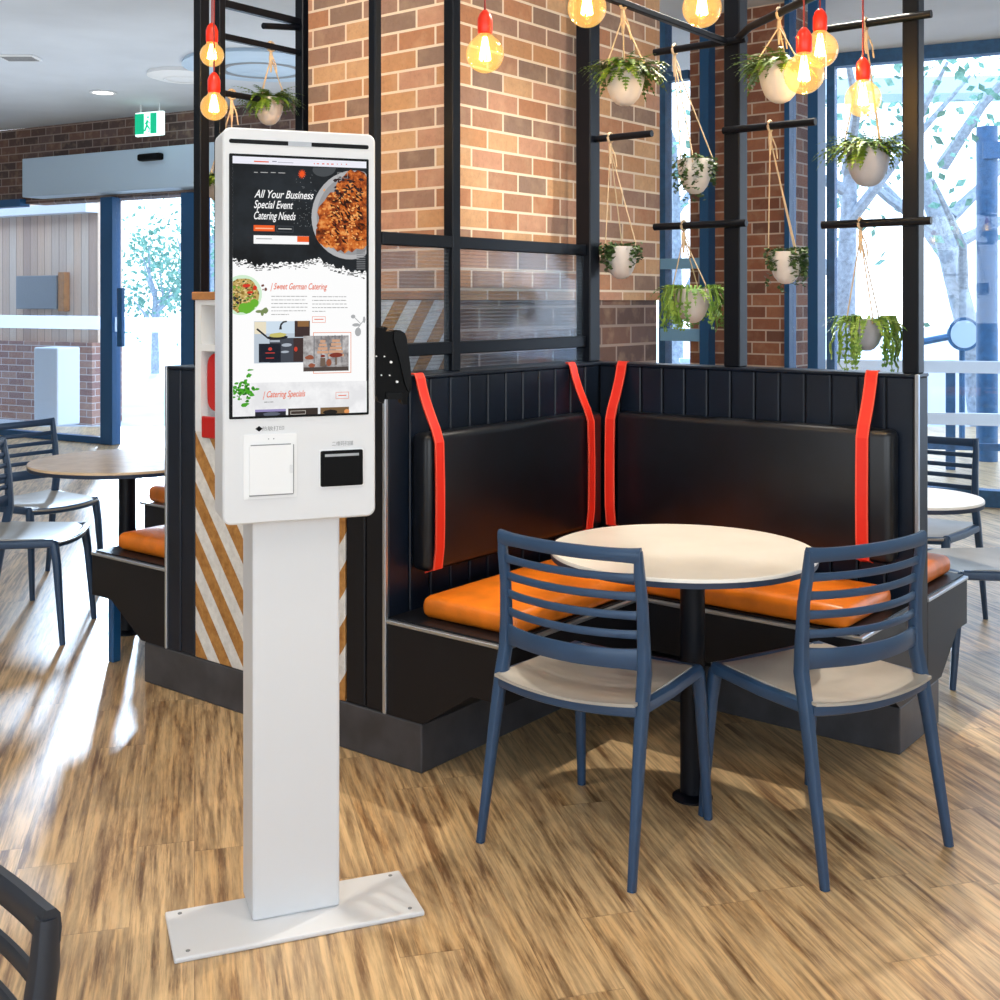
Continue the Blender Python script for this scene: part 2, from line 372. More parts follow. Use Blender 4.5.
# ------------------------------------------------------------------ booth
LA,LB,ZT,ZS,D,PZ=1.241,1.281,1.238,.46,.489,.157
def boards(x0,x1,y0,y1,z0,z1,ax,step=.1,gap=.006,bev=.004):
    m=MB(); L0,L1=(x0,x1) if ax==0 else (y0,y1); n=max(1,round((L1-L0)/step)); st=(L1-L0)/n
    for i in range(n):
        a=L0+i*st+gap/2; b=L0+(i+1)*st-gap/2
        if ax==0: m.box2((a,y0,z0),(b,y1,z1),bev,1)
        else: m.box2((x0,a,z0),(x1,b,z1),bev,1)
    return m
# partitions
p=thing('booth_partition','dark boarded partition behind the left bench of the near booth','partition',C0,LR,'dark booth partitions')
MB().box2((-.175,-LA+.02,PZ),(-.012,.10,ZT-.012)).build('core',M['panel'],p)
boards(-.012,0,-LA+.01,.0,PZ,ZT-.012,1).build('face_boards',M['panel_blue'],p)
boards(-.185,-.0,-LA,-LA+.02,PZ,ZT-.012,0,.0925).build('end_boards',M['panel'],p)
MB().box2((-.187,-LA-.002,ZT-.012),(.002,.11,ZT),.003,1).build('top_cap',M['panel_blue'],p)
MB().box2((-.008,-LA-.008,PZ),(.006,-LA+.006,ZT),.002,1).build('corner_trim',M['trim'],p)
p=thing('booth_partition','dark boarded partition behind the long right bench of the near booth','partition',C0,LR,'dark booth partitions')
MB().box2((.0,.012,PZ),(LB-.02,.098,ZT-.012)).build('core',M['panel'],p)
boards(.0,LB-.01,.0,.012,PZ,ZT-.012,0).build('face_boards',M['panel_blue'],p)
boards(.0,LB-.01,.098,.110,PZ,ZT-.012,0).build('back_boards',M['panel_blue'],p)
MB().box2((LB-.02,.002,PZ),(LB,.108,ZT-.012),.003,1).build('end_board',M['panel'],p)
MB().box2((.004,-.003,ZT-.012),(LB+.003,.112,ZT),.003,1).build('top_cap',M['panel_blue'],p)
MB().box2((LB-.006,-.008,PZ),(LB+.008,.006,ZT),.002,1).build('corner_trim',M['trim'],p)
p=thing('booth_partition','dark boarded partition left of the chevron station facing the entrance','partition',C0,LR,'dark booth partitions')
MB().box2((-1.144,-LA+.02,PZ),(-.993,.10,ZT-.012)).build('core',M['panel'],p)
boards(-1.156,-.985,-LA,-LA+.02,PZ,ZT-.012,0,.086).build('end_boards',M['panel_blue'],p)
boards(-1.156,-1.144,-LA+.01,.10,PZ,ZT-.012,1).build('face_boards',M['panel_blue'],p)
MB().box2((-1.158,-LA-.002,ZT-.012),(-.985,.11,ZT),.003,1).build('top_cap',M['panel_blue'],p)
MB().box2((-1.162,-LA-.008,PZ),(-1.150,-LA+.006,ZT),.002,1).build('corner_trim',M['trim'],p)
# plinths
t=MB(); t.box2((-1.302,-LA+.0,0),(.156,.5,PZ-.002),.004,1)
tag(t.build('plinth',[M['plinth']],None,loc=C0,rz=LR),'grey kick plinth under the left bench and chevron station','plinth')
t=MB(); t.box2((.16,-.156,0),(LB-.002,.23,PZ-.002),.004,1)
tag(t.build('plinth',[M['plinth']],None,loc=C0,rz=LR),'grey kick plinth under the right bench of the near booth','plinth')

def cushion(x0,y0,x1,y1,z0,z1,r=.028,puff=.012):
    m=MB(); n=14
    g=[]
    m.box2((x0,y0,z0),(x1,y1,z1),r,4)
    cx,cy=(x0+x1)/2,(y0+y1)/2
    bmesh.ops.subdivide_edges(m.bm,edges=[e for e in m.bm.edges if e.calc_length()>.2],cuts=8,use_grid_fill=True)
    for v in m.bm.verts:
        if v.co.z>z1-.004:
            u=1-((v.co.x-cx)/((x1-x0)/2))**2; w=1-((v.co.y-cy)/((y1-y0)/2))**2; v.co.z+=puff*max(0,u)**.6*max(0,w)**.6
    return m
def prof_bench(sgn,z0=PZ,d=D,kx=.16):      # bench cross-section: outward offset, height
    return [(0,z0),(sgn*kx,z0),(sgn*.36,.285),(sgn*d,.285),(sgn*d,ZS-.012),(0,ZS-.012)]
def strap_mesh(face,pos,pad,ztop,zpt,zpb,axis,w=.044,dir=1):
    """strap from the wall top over the pad front; axis: 'y' = wall face x=0 facing +x, 'x' = wall face y=0 facing -y"""
    m=MB(); off=pad+.004; pts=[(-.008*dir,ztop+.004),(.006,ztop+.004),(.012,ztop-.01)]
    for i in range(1,8):
        k=i/8; pts.append((.012+(off-.012)*k**1.3,ztop-.01+(zpt-.01-ztop+.01)*k))
    pts+= [(off+.003,zpt-.03)]+[(off+.003+.004*math.sin(i/6*PI),zpt-.03+(zpb+.03-zpt)*i/6) for i in range(1,6)]+[(off-.004,zpb+.0),(off-.04,zpb-.012)]
    th=.004
    def P(o,z,s):
        return Vector((o,pos+s,z)) if axis=='y' else Vector((pos+s,-o,z))
    for (s0,s1,lift) in ((-w/2,w/2,0),(-w/2+.0,-w/2+.005,.0012),(w/2-.005,w/2,.0012)):
        prev=None; mi=0 if lift==0 else 1
        for i,(o,z) in enumerate(pts):
            a=pts[max(0,i-1)]; b=pts[min(len(pts)-1,i+1)]; tx,tz=b[0]-a[0],b[1]-a[1]; L=math.hypot(tx,tz); nx,nz=-tz/L,tx/L
            if nx<0 and i>1: nx,nz=-nx,-nz
            if i<=1: nx,nz=0,1
            rg=[m.bm.verts.new(P(o+nx*(th+lift),z+nz*(th+lift),s0)),m.bm.verts.new(P(o+nx*(th+lift),z+nz*(th+lift),s1)),m.bm.verts.new(P(o,z,s1)),m.bm.verts.new(P(o,z,s0))]
            if prev:
                for k in range(4):
                    f=m.bm.faces.new((prev[k],prev[(k+1)%4],rg[(k+1)%4],rg[k])); f.material_index=mi
            prev=rg
    return m
def pad(m0,parent,name='back_cushion'):
    return m0.build(name,M['leather'],parent,smooth=True)
# left bench of the near booth
b=thing('booth_bench','left bench of the near booth with orange seat and red straps','bench',C0,LR,'benches of the near booth')
MB().prism(prof_bench(1),1,-LA,-.0).build('bench_box',M['panel'],b)
t=MB(); t.box2((-.0,-LA-.004,ZS-.012),(D+.004,-.489,ZS),.002,1); t.build('seat_edge_trim',M['trim'],b)
MB().box2((.004,-LA+.012,ZS),(D-.01,-.0,ZS+.006)).build('seat_board',M['panel'],b)
cushion(.085,-LA+.07,D-.012,-.02,ZS+.006,ZS+.075).build('seat_cushion',M['orange'],b,smooth=True)
pad(MB().box2((.002,-LA+.11,.60),(.088,-.10,1.052),.026,4),b)
for a_ in (-1.09,-.206): strap_mesh(0,a_,.088,ZT,1.052,.61,'y').build('strap',[M['strap'],M['strap_edge']],b)
# right bench
b=thing('booth_bench','right bench of the near booth with orange seat and red straps','bench',C0,LR,'benches of the near booth')
t=MB(); t.prism([(-x,z) for x,z in prof_bench(1)],0,D+.002,LB); t.build('bench_box',M['panel'],b)
t=MB(); t.box2((D+.006,-D-.004,ZS-.012),(LB+.004,-.0,ZS),.002,1); t.build('seat_edge_trim',M['trim'],b)
MB().box2((D+.01,-D+.01,ZS),(LB-.012,-.0,ZS+.006)).build('seat_board',M['panel'],b)
cushion(D-.01,-D+.012,LB-.05,-.085,ZS+.006,ZS+.075).build('seat_cushion',M['orange'],b,smooth=True)
pad(MB().box2((.125,-.088,.60),(1.225,-.002,1.052),.026,4),b)
for b_ in (.115,1.129): strap_mesh(0,b_,.088,ZT,1.052,.61,'x').build('strap',[M['strap'],M['strap_edge']],b)
# back bench behind the right partition
b=thing('booth_bench','orange topped bench on the far side of the right partition','bench',C0,LR)
t=MB(); t.prism([(.11+x*.88,z) for x,z in prof_bench(1)],0,.2,LB); t.build('bench_box',M['panel'],b)
MB().box2((.2,.11,ZS-.012),(LB+.004,.545,ZS),.002,1).build('seat_edge_trim',M['trim'],b)
MB().box2((.2,.115,ZS),(LB-.012,.535,ZS+.006)).build('seat_board',M['panel'],b)
cushion(.2,.15,LB-.05,.53,ZS+.006,ZS+.075).build('seat_cushion',M['orange'],b,smooth=True)
# far-left bench
b=thing('booth_bench','orange topped bench facing the entrance left of the chevron station','bench',C0,LR)
t=MB(); t.prism([(-1.156-x*1.03,z) for x,z in prof_bench(1)],1,-LA,.0); t.build('bench_box',M['panel'],b)
MB().box2((-1.664,-LA-.004,ZS-.012),(-1.156,.0,ZS),.002,1).build('seat_edge_trim',M['trim'],b)
MB().box2((-1.65,-LA+.012,ZS),(-1.16,-.0,ZS+.006)).build('seat_board',M['panel'],b)
cushion(-1.60,-LA+.07,-1.20,-.02,ZS+.006,ZS+.075).build('seat_cushion',M['orange'],b,smooth=True)
MB().box2((-1.64,-LA+.06,0),(-1.605,-LA+.10,.286),.004,1).build('leg',M['bluesteel'],b)
# second bench further along the far-left side
b=thing('booth_bench','rust orange bench beyond the pale table near the entrance','bench',C0,LR)
MB().box2((-2.47,-.43,.12),(-1.70,.05,ZS),.006,1).build('bench_box',M['panel_blue'],b)
MB().box2((-2.49,-.445,ZS),(-1.69,.06,ZS+.012),.002,1).build('seat_edge_trim',M['trim'],b)
cushion(-2.46,-.42,-1.72,.03,ZS+.012,ZS+.09).build('seat_cushion',M['orange'],b,smooth=True)
for lx_,ly_ in ((-2.42,-.38),(-1.76,-.38),(-2.42,.0),(-1.76,.0)): MB().box2((lx_-.02,ly_-.02,0),(lx_+.02,ly_+.02,.12)).build('leg',M['bluesteel'],b)
# tray station with chevron front
b=thing('tray_station','tray return cabinet with tan and white chevron front behind the kiosk','cabinet',C0,LR)
x0,x1=-.983,-.187
MB().box2((x0,-LA,PZ),(x1,-.70,1.0),.002,1).build('chevron_front',M['stripe'],b)
t=MB()
for (a0,a1,z0,z1) in ((x0,x0+.035,1.0,1.49),(x1-.035,x1,1.0,1.49),(x0+.035,x1-.035,1.30,1.325),(x0+.035,x1-.035,1.0,1.02),(x0+.035,x1-.035,1.47,1.49)): t.box2((a0,-LA,z0),(a1,-.70,z1))
t.box2((x0+.035,-.72,1.0),(x1-.035,-.70,1.49)); t.build('cabinet_frame',M['white'],b)
MB().box2((x1+.0005,-1.20,1.0),(x1+.003,-.70,1.489)).build('chevron_side',M['stripe'],b)
MB().box2((x0+.036,-1.12,1.326),(x1-.036,-1.10,1.469)).build('shelf_lining',M['niche'],b)
MB().box2((x0-.01,-LA-.01,1.49),(x1+.01,-.69,1.52),.003,1).build('counter_top',M['wood'],b)
MB().box2((x0+.05,-LA-.012,.98),(x0+.30,-LA-.001,1.06),.004,1).build('return_flap',M['red'],b)
t=MB(); t.prism([(x0+.045+.12*1+.12*math.copysign(abs(math.cos(a))**.6,math.cos(a)),1.185+.112*math.copysign(abs(math.sin(a))**.35,math.sin(a))) for a in [2*PI*i/32 for i in range(32)]],1,-LA+.02,-LA+.05)
tag(t.build('serving_tray',M['red'],None,loc=C0,rz=LR),'red rounded serving tray upright in the white station shelf','tray')

# ------------------------------------------------------------------ steel frame on the partitions
def steel(name,label,segs,extra=None,loc=C0,rz=LR,group='black steel frames on the partitions'):
    t=thing(name,label,'metal frame',loc,rz,group)
    for kind,p,q,w,h in segs: MB().bar(p,q,w,h).build(kind,M['steel'],t)
    return t
fr=thing('steel_frame','black steel frame with glazed lower panel on the left partition','metal frame',C0,LR)
MB().box2((-.105,-1.215,ZT),(-.073,-1.183,CZ),.003,1).build('post',M['steel'],fr)
MB().box2((-.112,-.830,ZT),(-.068,-.786,CZ),.003,1).build('post',M['steel'],fr)
MB().box2((-.124,.010,ZT),(-.052,.084,CZ),.004,1).build('post',M['steel'],fr)
for z0,z1 in ((1.672,1.716),(1.298,1.342)): MB().box2((-.108,-1.183,z0),(-.070,.010,z1),.003,1).build('rail',M['steel'],fr)
for y0,y1 in ((-1.183,-.83),(-.786,.01)):
    MB().box2((-.092,y0,1.342),(-.086,y1,1.672)).build('glass_panel',M['screen_glass'],fr)
    MB().box2((-.092,y0,ZT),(-.086,y1,1.298)).build('glass_panel',M['screen_glass'],fr)
def peg(par,b0,b1,a,z,r=.014):
    MB().tube([(b0,a,z),(b1,a,z)],r,12).build('peg',M['steel'],par,smooth=True)
peg(fr,-.05,.216,.05,2.15)
fr2=thing('steel_frame','black steel post with crossing pegs and an arm in the middle of the right partition','metal frame',C0,LR)
MB().box2((.545,.022,ZT),(.612,.088,CZ),.004,1).build('post',M['steel'],fr2)
for z in (2.46,1.776): peg(fr2,.25,.645,.012,z)
peg(fr2,.55,.915,.012,2.127)
MB().bar((.56,.0,2.46),(.572,-.98,2.46),.022,.022).build('arm',M['steel'],fr2)
pa=(.62,.02,2.49); 
v0=at(750,27,4.25)-C0; v1=at(812,-3,3.75)-C0
loc_=lambda v:(v.dot(B),v.dot(A),v.z)
MB().tube([(.60,.03,loc_(v0)[2]),loc_(v0),loc_(v1),loc_(v1+(v1-v0)*.3)],.014,12).build('arm',M['steel'],fr2,smooth=True)
fr3=thing('steel_frame','black steel post with two pegs at the right end of the partition','metal frame',C0,LR)
MB().box2((1.222,.022,ZT),(1.278,.082,CZ),.004,1).build('post',M['steel'],fr3)
for z,b0 in ((2.45,.945),(1.756,.94)): peg(fr3,b0,1.325,.012,z)
fr4=thing('steel_frame','narrow black steel frame on the partition left of the brick pillar','metal frame',C0,LR)
MB().box2((-1.092,-1.168,ZT),(-1.048,-1.124,CZ),.003,1).build('post',M['steel'],fr4)
MB().box2((-1.086,-1.075,ZT),(-1.050,-1.045,CZ),.003,1).build('post',M['steel'],fr4)
MB().box2((-1.094,-.650,ZT),(-1.046,-.606,CZ),.003,1).build('post',M['steel'],fr4)
MB().box2((-1.085,-1.045,2.635),(-1.055,-.65,2.665),.003,1).build('rail',M['steel'],fr4)
MB().box2((-1.082,-1.045,2.51),(-1.058,-.65,2.534),.003,1).build('rail',M['steel'],fr4)
MB().tube([(-1.07,-1.05,2.30),(-1.07,-.86,2.30)],.013,12).build('peg',M['steel'],fr4,smooth=True)
MB().tube([(-1.07,-.63,2.63),(-1.07,-.84,2.60)],.013,12).build('peg',M['steel'],fr4,smooth=True)

# ------------------------------------------------------------------ table
def table(loc,r,zt,label,group=None,top='tabletop',pole=.037):
    t=thing('round_table',label,'table',loc,0,group)
    MB().lathe([(0,zt),(r-.003,zt),(r,zt-.004),(r,zt-.010),(0,zt-.010)],n=64).build('table_top',M[top],t,smooth=True)
    MB().lathe([(0,zt-.010),(r,zt-.010),(r-.002,zt-.026),(r-.02,zt-.028),(0,zt-.028)],n=64).build('table_edge',M['tableedge'],t,smooth=True)
    MB().tube([(0,0,.02),(0,0,zt-.028)],pole,24).build('pedestal',M['steel'],t,smooth=True)
    f=MB()
    f.lathe([(0,0),(.06,0),(.06,.006),(.05,.01),(0,.022)],n=32)
    f.build('foot_plate',M['steel'],t,smooth=True)
    MB().box2((-.09,-.09,zt-.04),(.09,.09,zt-.027),.003,1).build('mounting_plate',M['steel'],t)
    return t
TBX,TBY=.546,3.54
tb=table((TBX,TBY,0),.396,.745,'round cream topped pedestal table in the near booth')
for c_ in tb.children:
    if c_.name.startswith(('pedestal','foot','mounting')): c_.location.x=.03
table((-1.67,5.30,0),.42,.775,'round pale table at the far left by the entrance',top='palewood')
table((1.61,4.61,0),.26,.725,'small round white table behind the right partition',top='tabletop')

# ------------------------------------------------------------------ chairs
def make_chair(label,frame='chair',seat='seat'):
    t=thing('slatted_chair',label,'chair')
    m=M[frame]
    for s in (-1,1):
        # rear leg and stile: one moulded member, foot to head
        pts=[(s*.236,-.25,0),(s*.231,-.222,.16),(s*.226,-.19,.34),(s*.222,-.168,.45),(s*.219,-.152,.52),(s*.217,-.152,.60),(s*.216,-.157,.70),(s*.215,-.172,.79),(s*.214,-.176,.84)]
        MB().tube(pts,[.0125,.015,.018,.020,.020,.018,.016,.015,.012],12,up=Vector((0,1,0)),flat=.85,p=3).build('stile_leg',m,t,smooth=True)
        pts=[(s*.212,.245,0),(s*.207,.232,.16),(s*.202,.218,.34),(s*.198,.205,.425),(s*.196,.195,.44)]
        MB().tube(pts,[.0115,.014,.017,.019,.018],12,up=Vector((0,1,0)),p=3).build('leg',m,t,smooth=True)
        MB().tube([(s*.219,-.17,.437),(s*.212,0,.432),(s*.200,.20,.436)],[.019,.018,.018],10,p=3).build('side_rail',m,t,smooth=True)
    # slats, bowed backwards
    def slat(z,y0,h,bow,w=.214,th=.012,name='slat'):
        q=MB(); n=16; prev=None
        for i in range(n+1):
            u=-1+2*i/n; x=u*w; y=y0-bow*(1-u*u); zz=z-.004*(1-u*u)
            hh=h*(1+.22*abs(u)**8)
            dx=1; dy=2*bow*u/w; L=math.hypot(dx,dy); nx,ny=-dy/L,dx/L
            rg=[]
            for k in range(10):
                a=2*PI*k/10; ca=math.copysign(abs(math.cos(a))**.7,math.cos(a)); sa=math.copysign(abs(math.sin(a))**.7,math.sin(a))
                rg.append(q.bm.verts.new((x+nx*ca*th/2,y+ny*ca*th/2,zz+sa*hh/2)))
            if prev:
                for k in range(10): q.bm.faces.new((prev[k],prev[(k+1)%10],rg[(k+1)%10],rg[k]))
            else: q.bm.faces.new(rg)
            prev=rg
        q.bm.faces.new(prev[::-1]); q.build(name,m,t,smooth=True)
    slat(.829,-.176,.036,.024,.222,.022,'top_rail')
    for z,y,b_ in ((.770,-.169,.028),(.720,-.159,.033),(.670,-.156,.038),(.620,-.153,.042)): slat(z,y,.021,b_)
    slat(.556,-.152,.052,.045,.218,.016,'lower_rail')
    # seat shell, dished
    q=MB(); nx_,ny_=18,18; grid=[]
    for j in range(ny_+1):
        v=-1+2*j/ny_; row=[]
        for i in range(nx_+1):
            u=-1+2*i/nx_
            hw=.207-.012*v; x=u*hw; y=.012+v*.218 - (.030*(1-u*u) if v<0 else -.018*(1-u*u))*abs(v)**1.5
            z=.455-.016*(1-u*u)*(1-(.6*v)**2)-(.012*max(0,v-.7)/.3)
            row.append(q.bm.verts.new((x,y,z)))
        grid.append(row)
    for j in range(ny_):
        for i in range(nx_): q.bm.faces.new((grid[j][i],grid[j][i+1],grid[j+1][i+1],grid[j+1][i]))
    bmesh.ops.recalc_face_normals(q.bm,faces=q.bm.faces[:])
    bmesh.ops.solidify(q.bm,geom=q.bm.faces[:],thickness=.008)
    q.build('seat',M[seat],t,smooth=True)
    # seat apron front and back
    q=MB(); q.tube([(-.212+.424*i/12,-.178-.030*(1-(2*i/12-1)**2),.430-.006*(1-(2*i/12-1)**2)) for i in range(13)],.017,10,p=3); q.build('rear_apron',m,t,smooth=True)
    q=MB(); q.tube([(-.198+.396*i/12,.205+.026*(1-(2*i/12-1)**2),.432-.008*(1-(2*i/12-1)**2)) for i in range(13)],.016,10,p=3); q.build('front_apron',m,t,smooth=True)
    return t
ch=make_chair('slate blue slatted chair in the middle, nearest the kiosk, at the cream table'); ch.location=(.283,3.316,0); ch.rotation_euler=(0,0,-.615); ch['group']='chairs at the near cream table'
copy_thing(ch,(.893,3.318,0),.54,'slate blue slatted chair on the right side of the cream table','chairs at the near cream table')
copy_thing(ch,(-2.14,5.32,0),-PI/2+.02,'slate chair cut by the left edge, beside the pale table, seat nearest us')
copy_thing(ch,(-2.41,6.18,0),math.radians(-123),'slate slatted chair behind the pale table at the far left')
copy_thing(ch,(1.93,5.48,0),-TH+PI,'slate slatted chair standing behind the small white table')
copy_thing(ch,(1.975,4.735,0),PI/2,'slate chair cut by the right edge, beside the far bench')
dk=make_chair('dark charcoal slatted chair whose back corner enters at the bottom left','chair_dark','chair_dark'); dk.location=(-.752,1.236,0); dk.rotation_euler=(0,0,-TH+PI)

# ------------------------------------------------------------------ pendant bulbs
def make_pendant(label,px,py,Y,dia=.114,group='amber globe pendants'):
    c=at(px,py,Y); r=dia/2
    t=thing('pendant_lamp',label,'lamp',c,0,group)
    prof=[(0,-r)]+[(r*math.sin(a),-r*math.cos(a)) for a in [PI*i/16 for i in range(1,14)]]+[(.019,r*1.04),(.016,r*1.16)]
    MB().lathe(prof,n=32).build('globe',M['amberglass'],t,smooth=True)
    f=MB()
    for k in range(6):
        a=2*PI*k/6; f.tube([(.006*math.cos(a),.006*math.sin(a),r*.9),(.017*math.cos(a),.017*math.sin(a),-r*.30),(.013*math.cos(a+.5),.013*math.sin(a+.5),-r*.36),(.007*math.cos(a+.5),.007*math.sin(a+.5),r*.6)],.0016,5)
    f.build('filament',M['filament'],t)
    MB().tube([(0,0,r*.2),(0,0,r*1.2)],.006,8).build('stem',M['rope'],t)
    z=r*1.04
    MB().lathe([(0,z),(.019,z),(.0225,z+.006),(.0225,z+.045),(.017,z+.060),(.007,z+.072),(0,z+.074)],n=24).build('socket',M['socket'],t,smooth=True)
    MB().tube([(0,0,z+.07),(0,0,CZ-c.z)],.003,6).build('cord',M['cordred'],t)
    l=bpy.data.lights.new('bulb_light','POINT'); l.energy=4.5; l.color=(1,.68,.32); l.shadow_soft_size=.006
    o=bpy.data.objects.new('bulb_light',l); COL.objects.link(o); o.parent=t; o.location=(0,0,0)
    return t
make_pendant('amber globe lamp hanging alone before the brick pillar, fully in view',485,54,3.55)
make_pendant('amber globe lamp cut by the top edge, above the corner post',587,8,3.45)
make_pendant('amber globe lamp cut by the top edge, left of the middle post',702,8,3.45)
make_pendant('larger amber globe lamp in front of the fern planter, nearest of the close pair',804,74,3.35)
make_pendant('amber globe lamp just behind its twin, its red socket higher up',820,50,3.75)
make_pendant('amber globe lamp over the pale grey planter at the right',863,99,3.75)
make_pendant('upper amber globe lamp beside the left steel post',212,55,4.38,.088)
make_pendant('lower amber globe lamp half hidden by the left steel post',214,107,4.17,.095)

# ------------------------------------------------------------------ hanging planters
def add_frond(m,base,dirv,L,droop,w,n=9,leaflets=True,rnd=random):
    # arching stem with paired leaflets
    p=Vector(base); d=Vector(dirv).normalized(); pts=[p.copy()]
    for i in range(n):
        d=(d+Vector((0,0,-droop/n))).normalized(); p=p+d*(L/n); pts.append(p.copy())
    for i in range(1,len(pts)):
        t=(pts[i]-pts[i-1]).normalized(); s=t.cross(Vector((0,0,1)))
        if s.length<.05: s=t.cross(Vector((rnd.random(),rnd.random(),0)))
        s.normalize(); k=math.sin(PI*(.12+.86*i/len(pts))); ww=w*k
        if leaflets:
            for sg in (-1,1):
                a=pts[i-1]; tip=a+s*sg*ww+t*ww*.5+Vector((0,0,-.15*ww)); b_=a+t*(L/n)*.62
                m.bm.faces.new([m.bm.verts.new(q) for q in (a,a+s*sg*ww*.55+t*ww*.0,tip,b_)])
        sw=s*.0014; m.bm.faces.new([m.bm.verts.new(q) for q in (pts[i-1]-sw,pts[i-1]+sw,pts[i]+sw,pts[i]-sw)])
def make_planter(label,px,py,Y,wpx,peg_pt,style,pot='pot',hgt=.88,seed=1,trail=0,span=.16,leaf='leaf1',flat=.0):
    rnd=random.Random(seed); c=at(px,py,Y); R=wpx/2*Y/F; hh=R*2*hgt
    t=thing('hanging_planter',label,'plant',c-Vector((0,0,hh/2)),0,'rope hung planters')
    prof=[(0,0),(R*.22,hh*.01),(R*.45,hh*.07),(R*.68,hh*.22),(R*.84,hh*.44),(R*.94,hh*.70),(R,hh*.98),(R*.99,hh),(R*.93,hh),(R*.90,hh*.86),(0,hh*.86)]
    MB().lathe(prof,n=36).build('pot',M[pot],t,smooth=True)
    MB().lathe([(0,hh*.9),(R*.9,hh*.885)],n=20).build('soil',M['soil'],t)
    fo=MB()
    if style=='fern':
        for i in range(175):
            a=rnd.uniform(0,2*PI); r0=R*.6*rnd.random()
            add_frond(fo,(r0*math.cos(a),r0*math.sin(a),hh*.9),(math.cos(a),math.sin(a),rnd.uniform(.35,1.5)),span*rnd.uniform(.6,1.15),rnd.uniform(1.0,2.4),.017,9,True,rnd)
    if style=='trail' :
        for i in range(46):
            a=rnd.uniform(0,2*PI); r0=R*.7
            add_frond(fo,(r0*math.cos(a),r0*math.sin(a),hh*.9),(math.cos(a),math.sin(a),rnd.uniform(.4,1.3)),span*rnd.uniform(.5,.95),rnd.uniform(1.3,2.6),.014,8,True,rnd)
        for i in range(26):
            a=rnd.uniform(0,2*PI); L=trail*rnd.uniform(.5,1.1); r1=R*rnd.uniform(1.1,1.9)
            pts=[Vector((R*.7*math.cos(a),R*.7*math.sin(a),hh*.95)),Vector((r1*.85*math.cos(a),r1*.85*math.sin(a),hh*1.12)),Vector((r1*math.cos(a),r1*math.sin(a),hh*.7))]
            for k in range(1,7): pts.append(Vector((r1*math.cos(a)+rnd.uniform(-.008,.008),r1*math.sin(a)+rnd.uniform(-.008,.008),hh*.7-L*k/6)))
            for k in range(1,len(pts)):
                s=Vector((-math.sin(a),math.cos(a),0)); w=.0045 if k<len(pts)-1 else .002
                fo.bm.faces.new([fo.bm.verts.new(q) for q in (pts[k-1]-s*w,pts[k-1]+s*w,pts[k]+s*w,pts[k]-s*w)])
                nrm=Vector((math.cos(a),math.sin(a),0))*w
                fo.bm.faces.new([fo.bm.verts.new(q) for q in (pts[k-1]-nrm,pts[k-1]+nrm,pts[k]+nrm,pts[k]-nrm)])
                if k>2:
                    for sg in (-1,1):
                        b0=pts[k]; tip=b0+s*sg*.015+Vector((0,0,.004)); fo.bm.faces.new([fo.bm.verts.new(q) for q in (b0,b0+s*sg*.008+Vector((0,0,.008)),tip,b0+s*sg*.008-Vector((0,0,.005)))])
    if style=='ivy':
        for i in range(16):
            a=rnd.uniform(0,2*PI); L=trail*rnd.uniform(.3,1.1); r1=R*1.06
            base=[Vector((R*.5*math.cos(a),R*.5*math.sin(a),hh*1.0)),Vector((r1*math.cos(a),r1*math.sin(a),hh*1.03))]+[Vector((r1*math.cos(a),r1*math.sin(a),hh*1.0-L*k/8)) for k in range(1,9)]
            for p in base:
                for j in range(3):
                    q=p+Vector((rnd.uniform(-.012,.012),rnd.uniform(-.012,.012),rnd.uniform(-.008,.012))); u=Vector((rnd.uniform(-1,1),rnd.uniform(-1,1),rnd.uniform(-.6,.6))).normalized()*.010; w=u.cross(Vector((rnd.uniform(-1,1),rnd.uniform(-1,1),1))).normalized()*.008
                    fo.bm.faces.new([fo.bm.verts.new(z) for z in (q-u,q+w,q+u,q-w)])
        for i in range(44):
            a=rnd.uniform(0,2*PI); add_frond(fo,(R*.4*math.cos(a),R*.4*math.sin(a),hh*.9),(math.cos(a),math.sin(a),rnd.uniform(.8,2)),span*.55*rnd.uniform(.5,1),rnd.uniform(.8,1.8),.014,6,True,rnd)
    fo.build('foliage',M[leaf],t)
    # ropes
    pk=Vector(peg_pt)-t.location; k0=pk+Vector((0,0,-.045))
    rp=MB()
    for j in range(3):
        a=2*PI*j/3+.6+seed
        e=Vector((R*1.01*math.cos(a),R*1.01*math.sin(a),hh*.96)); rp.tube([e+Vector((0,0,-.012)),e+Vector((0,0,.02)),k0],.0026,6)
    rp.tube([k0+Vector((0,0,-.06)),k0+Vector((0,0,-.03)),k0,k0+Vector((0,0,.022))],[.0035,.006,.0085,.006],8)
    rp.tube([k0+Vector((.004,0,.01)),k0+Vector((.020,-.004,-.03)),k0+Vector((.026,-.004,-.075))],.0028,6)
    n=12; lp=[pk+Vector((0,0,.0))+A*(.019*math.cos(2*PI*i/n))+Vector((0,0,.019*math.sin(2*PI*i/n))) for i in range(n+1)]
    rp.tube(lp,.005,6); rp.build('rope',M['rope'],t,smooth=True)
    return t
def pegp(b,a,z): return AB(a,b,z)
make_planter('white planter with ferns hung on the overhead arm, highest left in front of brick',625,88,3.85,41,AB(-.72,.57,2.46),'fern',seed=3,span=.13)
make_planter('small white planter with ivy on one side, hung against the brick beside the corner post',621,263,4.86,34,AB(.05,.02,2.15),'ivy',seed=5,trail=.10,span=.10,leaf='leaf3',hgt=.95)
make_planter('white ivy planter hung high in front of the window left of the middle post',695,177,4.60,36,AB(.012,.34,2.46),'ivy',seed=8,trail=.15,span=.10,leaf='leaf3',hgt=.95)
make_planter('planter with bright green trailing fronds hung low left of the middle post',692,306,4.62,38,AB(.012,.38,1.776),'trail',seed=11,trail=.12,span=.17,leaf='leaf2',hgt=.9)
make_planter('fern planter hung high right of the middle post behind the paired lamps',780,84,3.92,44,at(779,13.5,3.99),'fern',seed=13,span=.145)
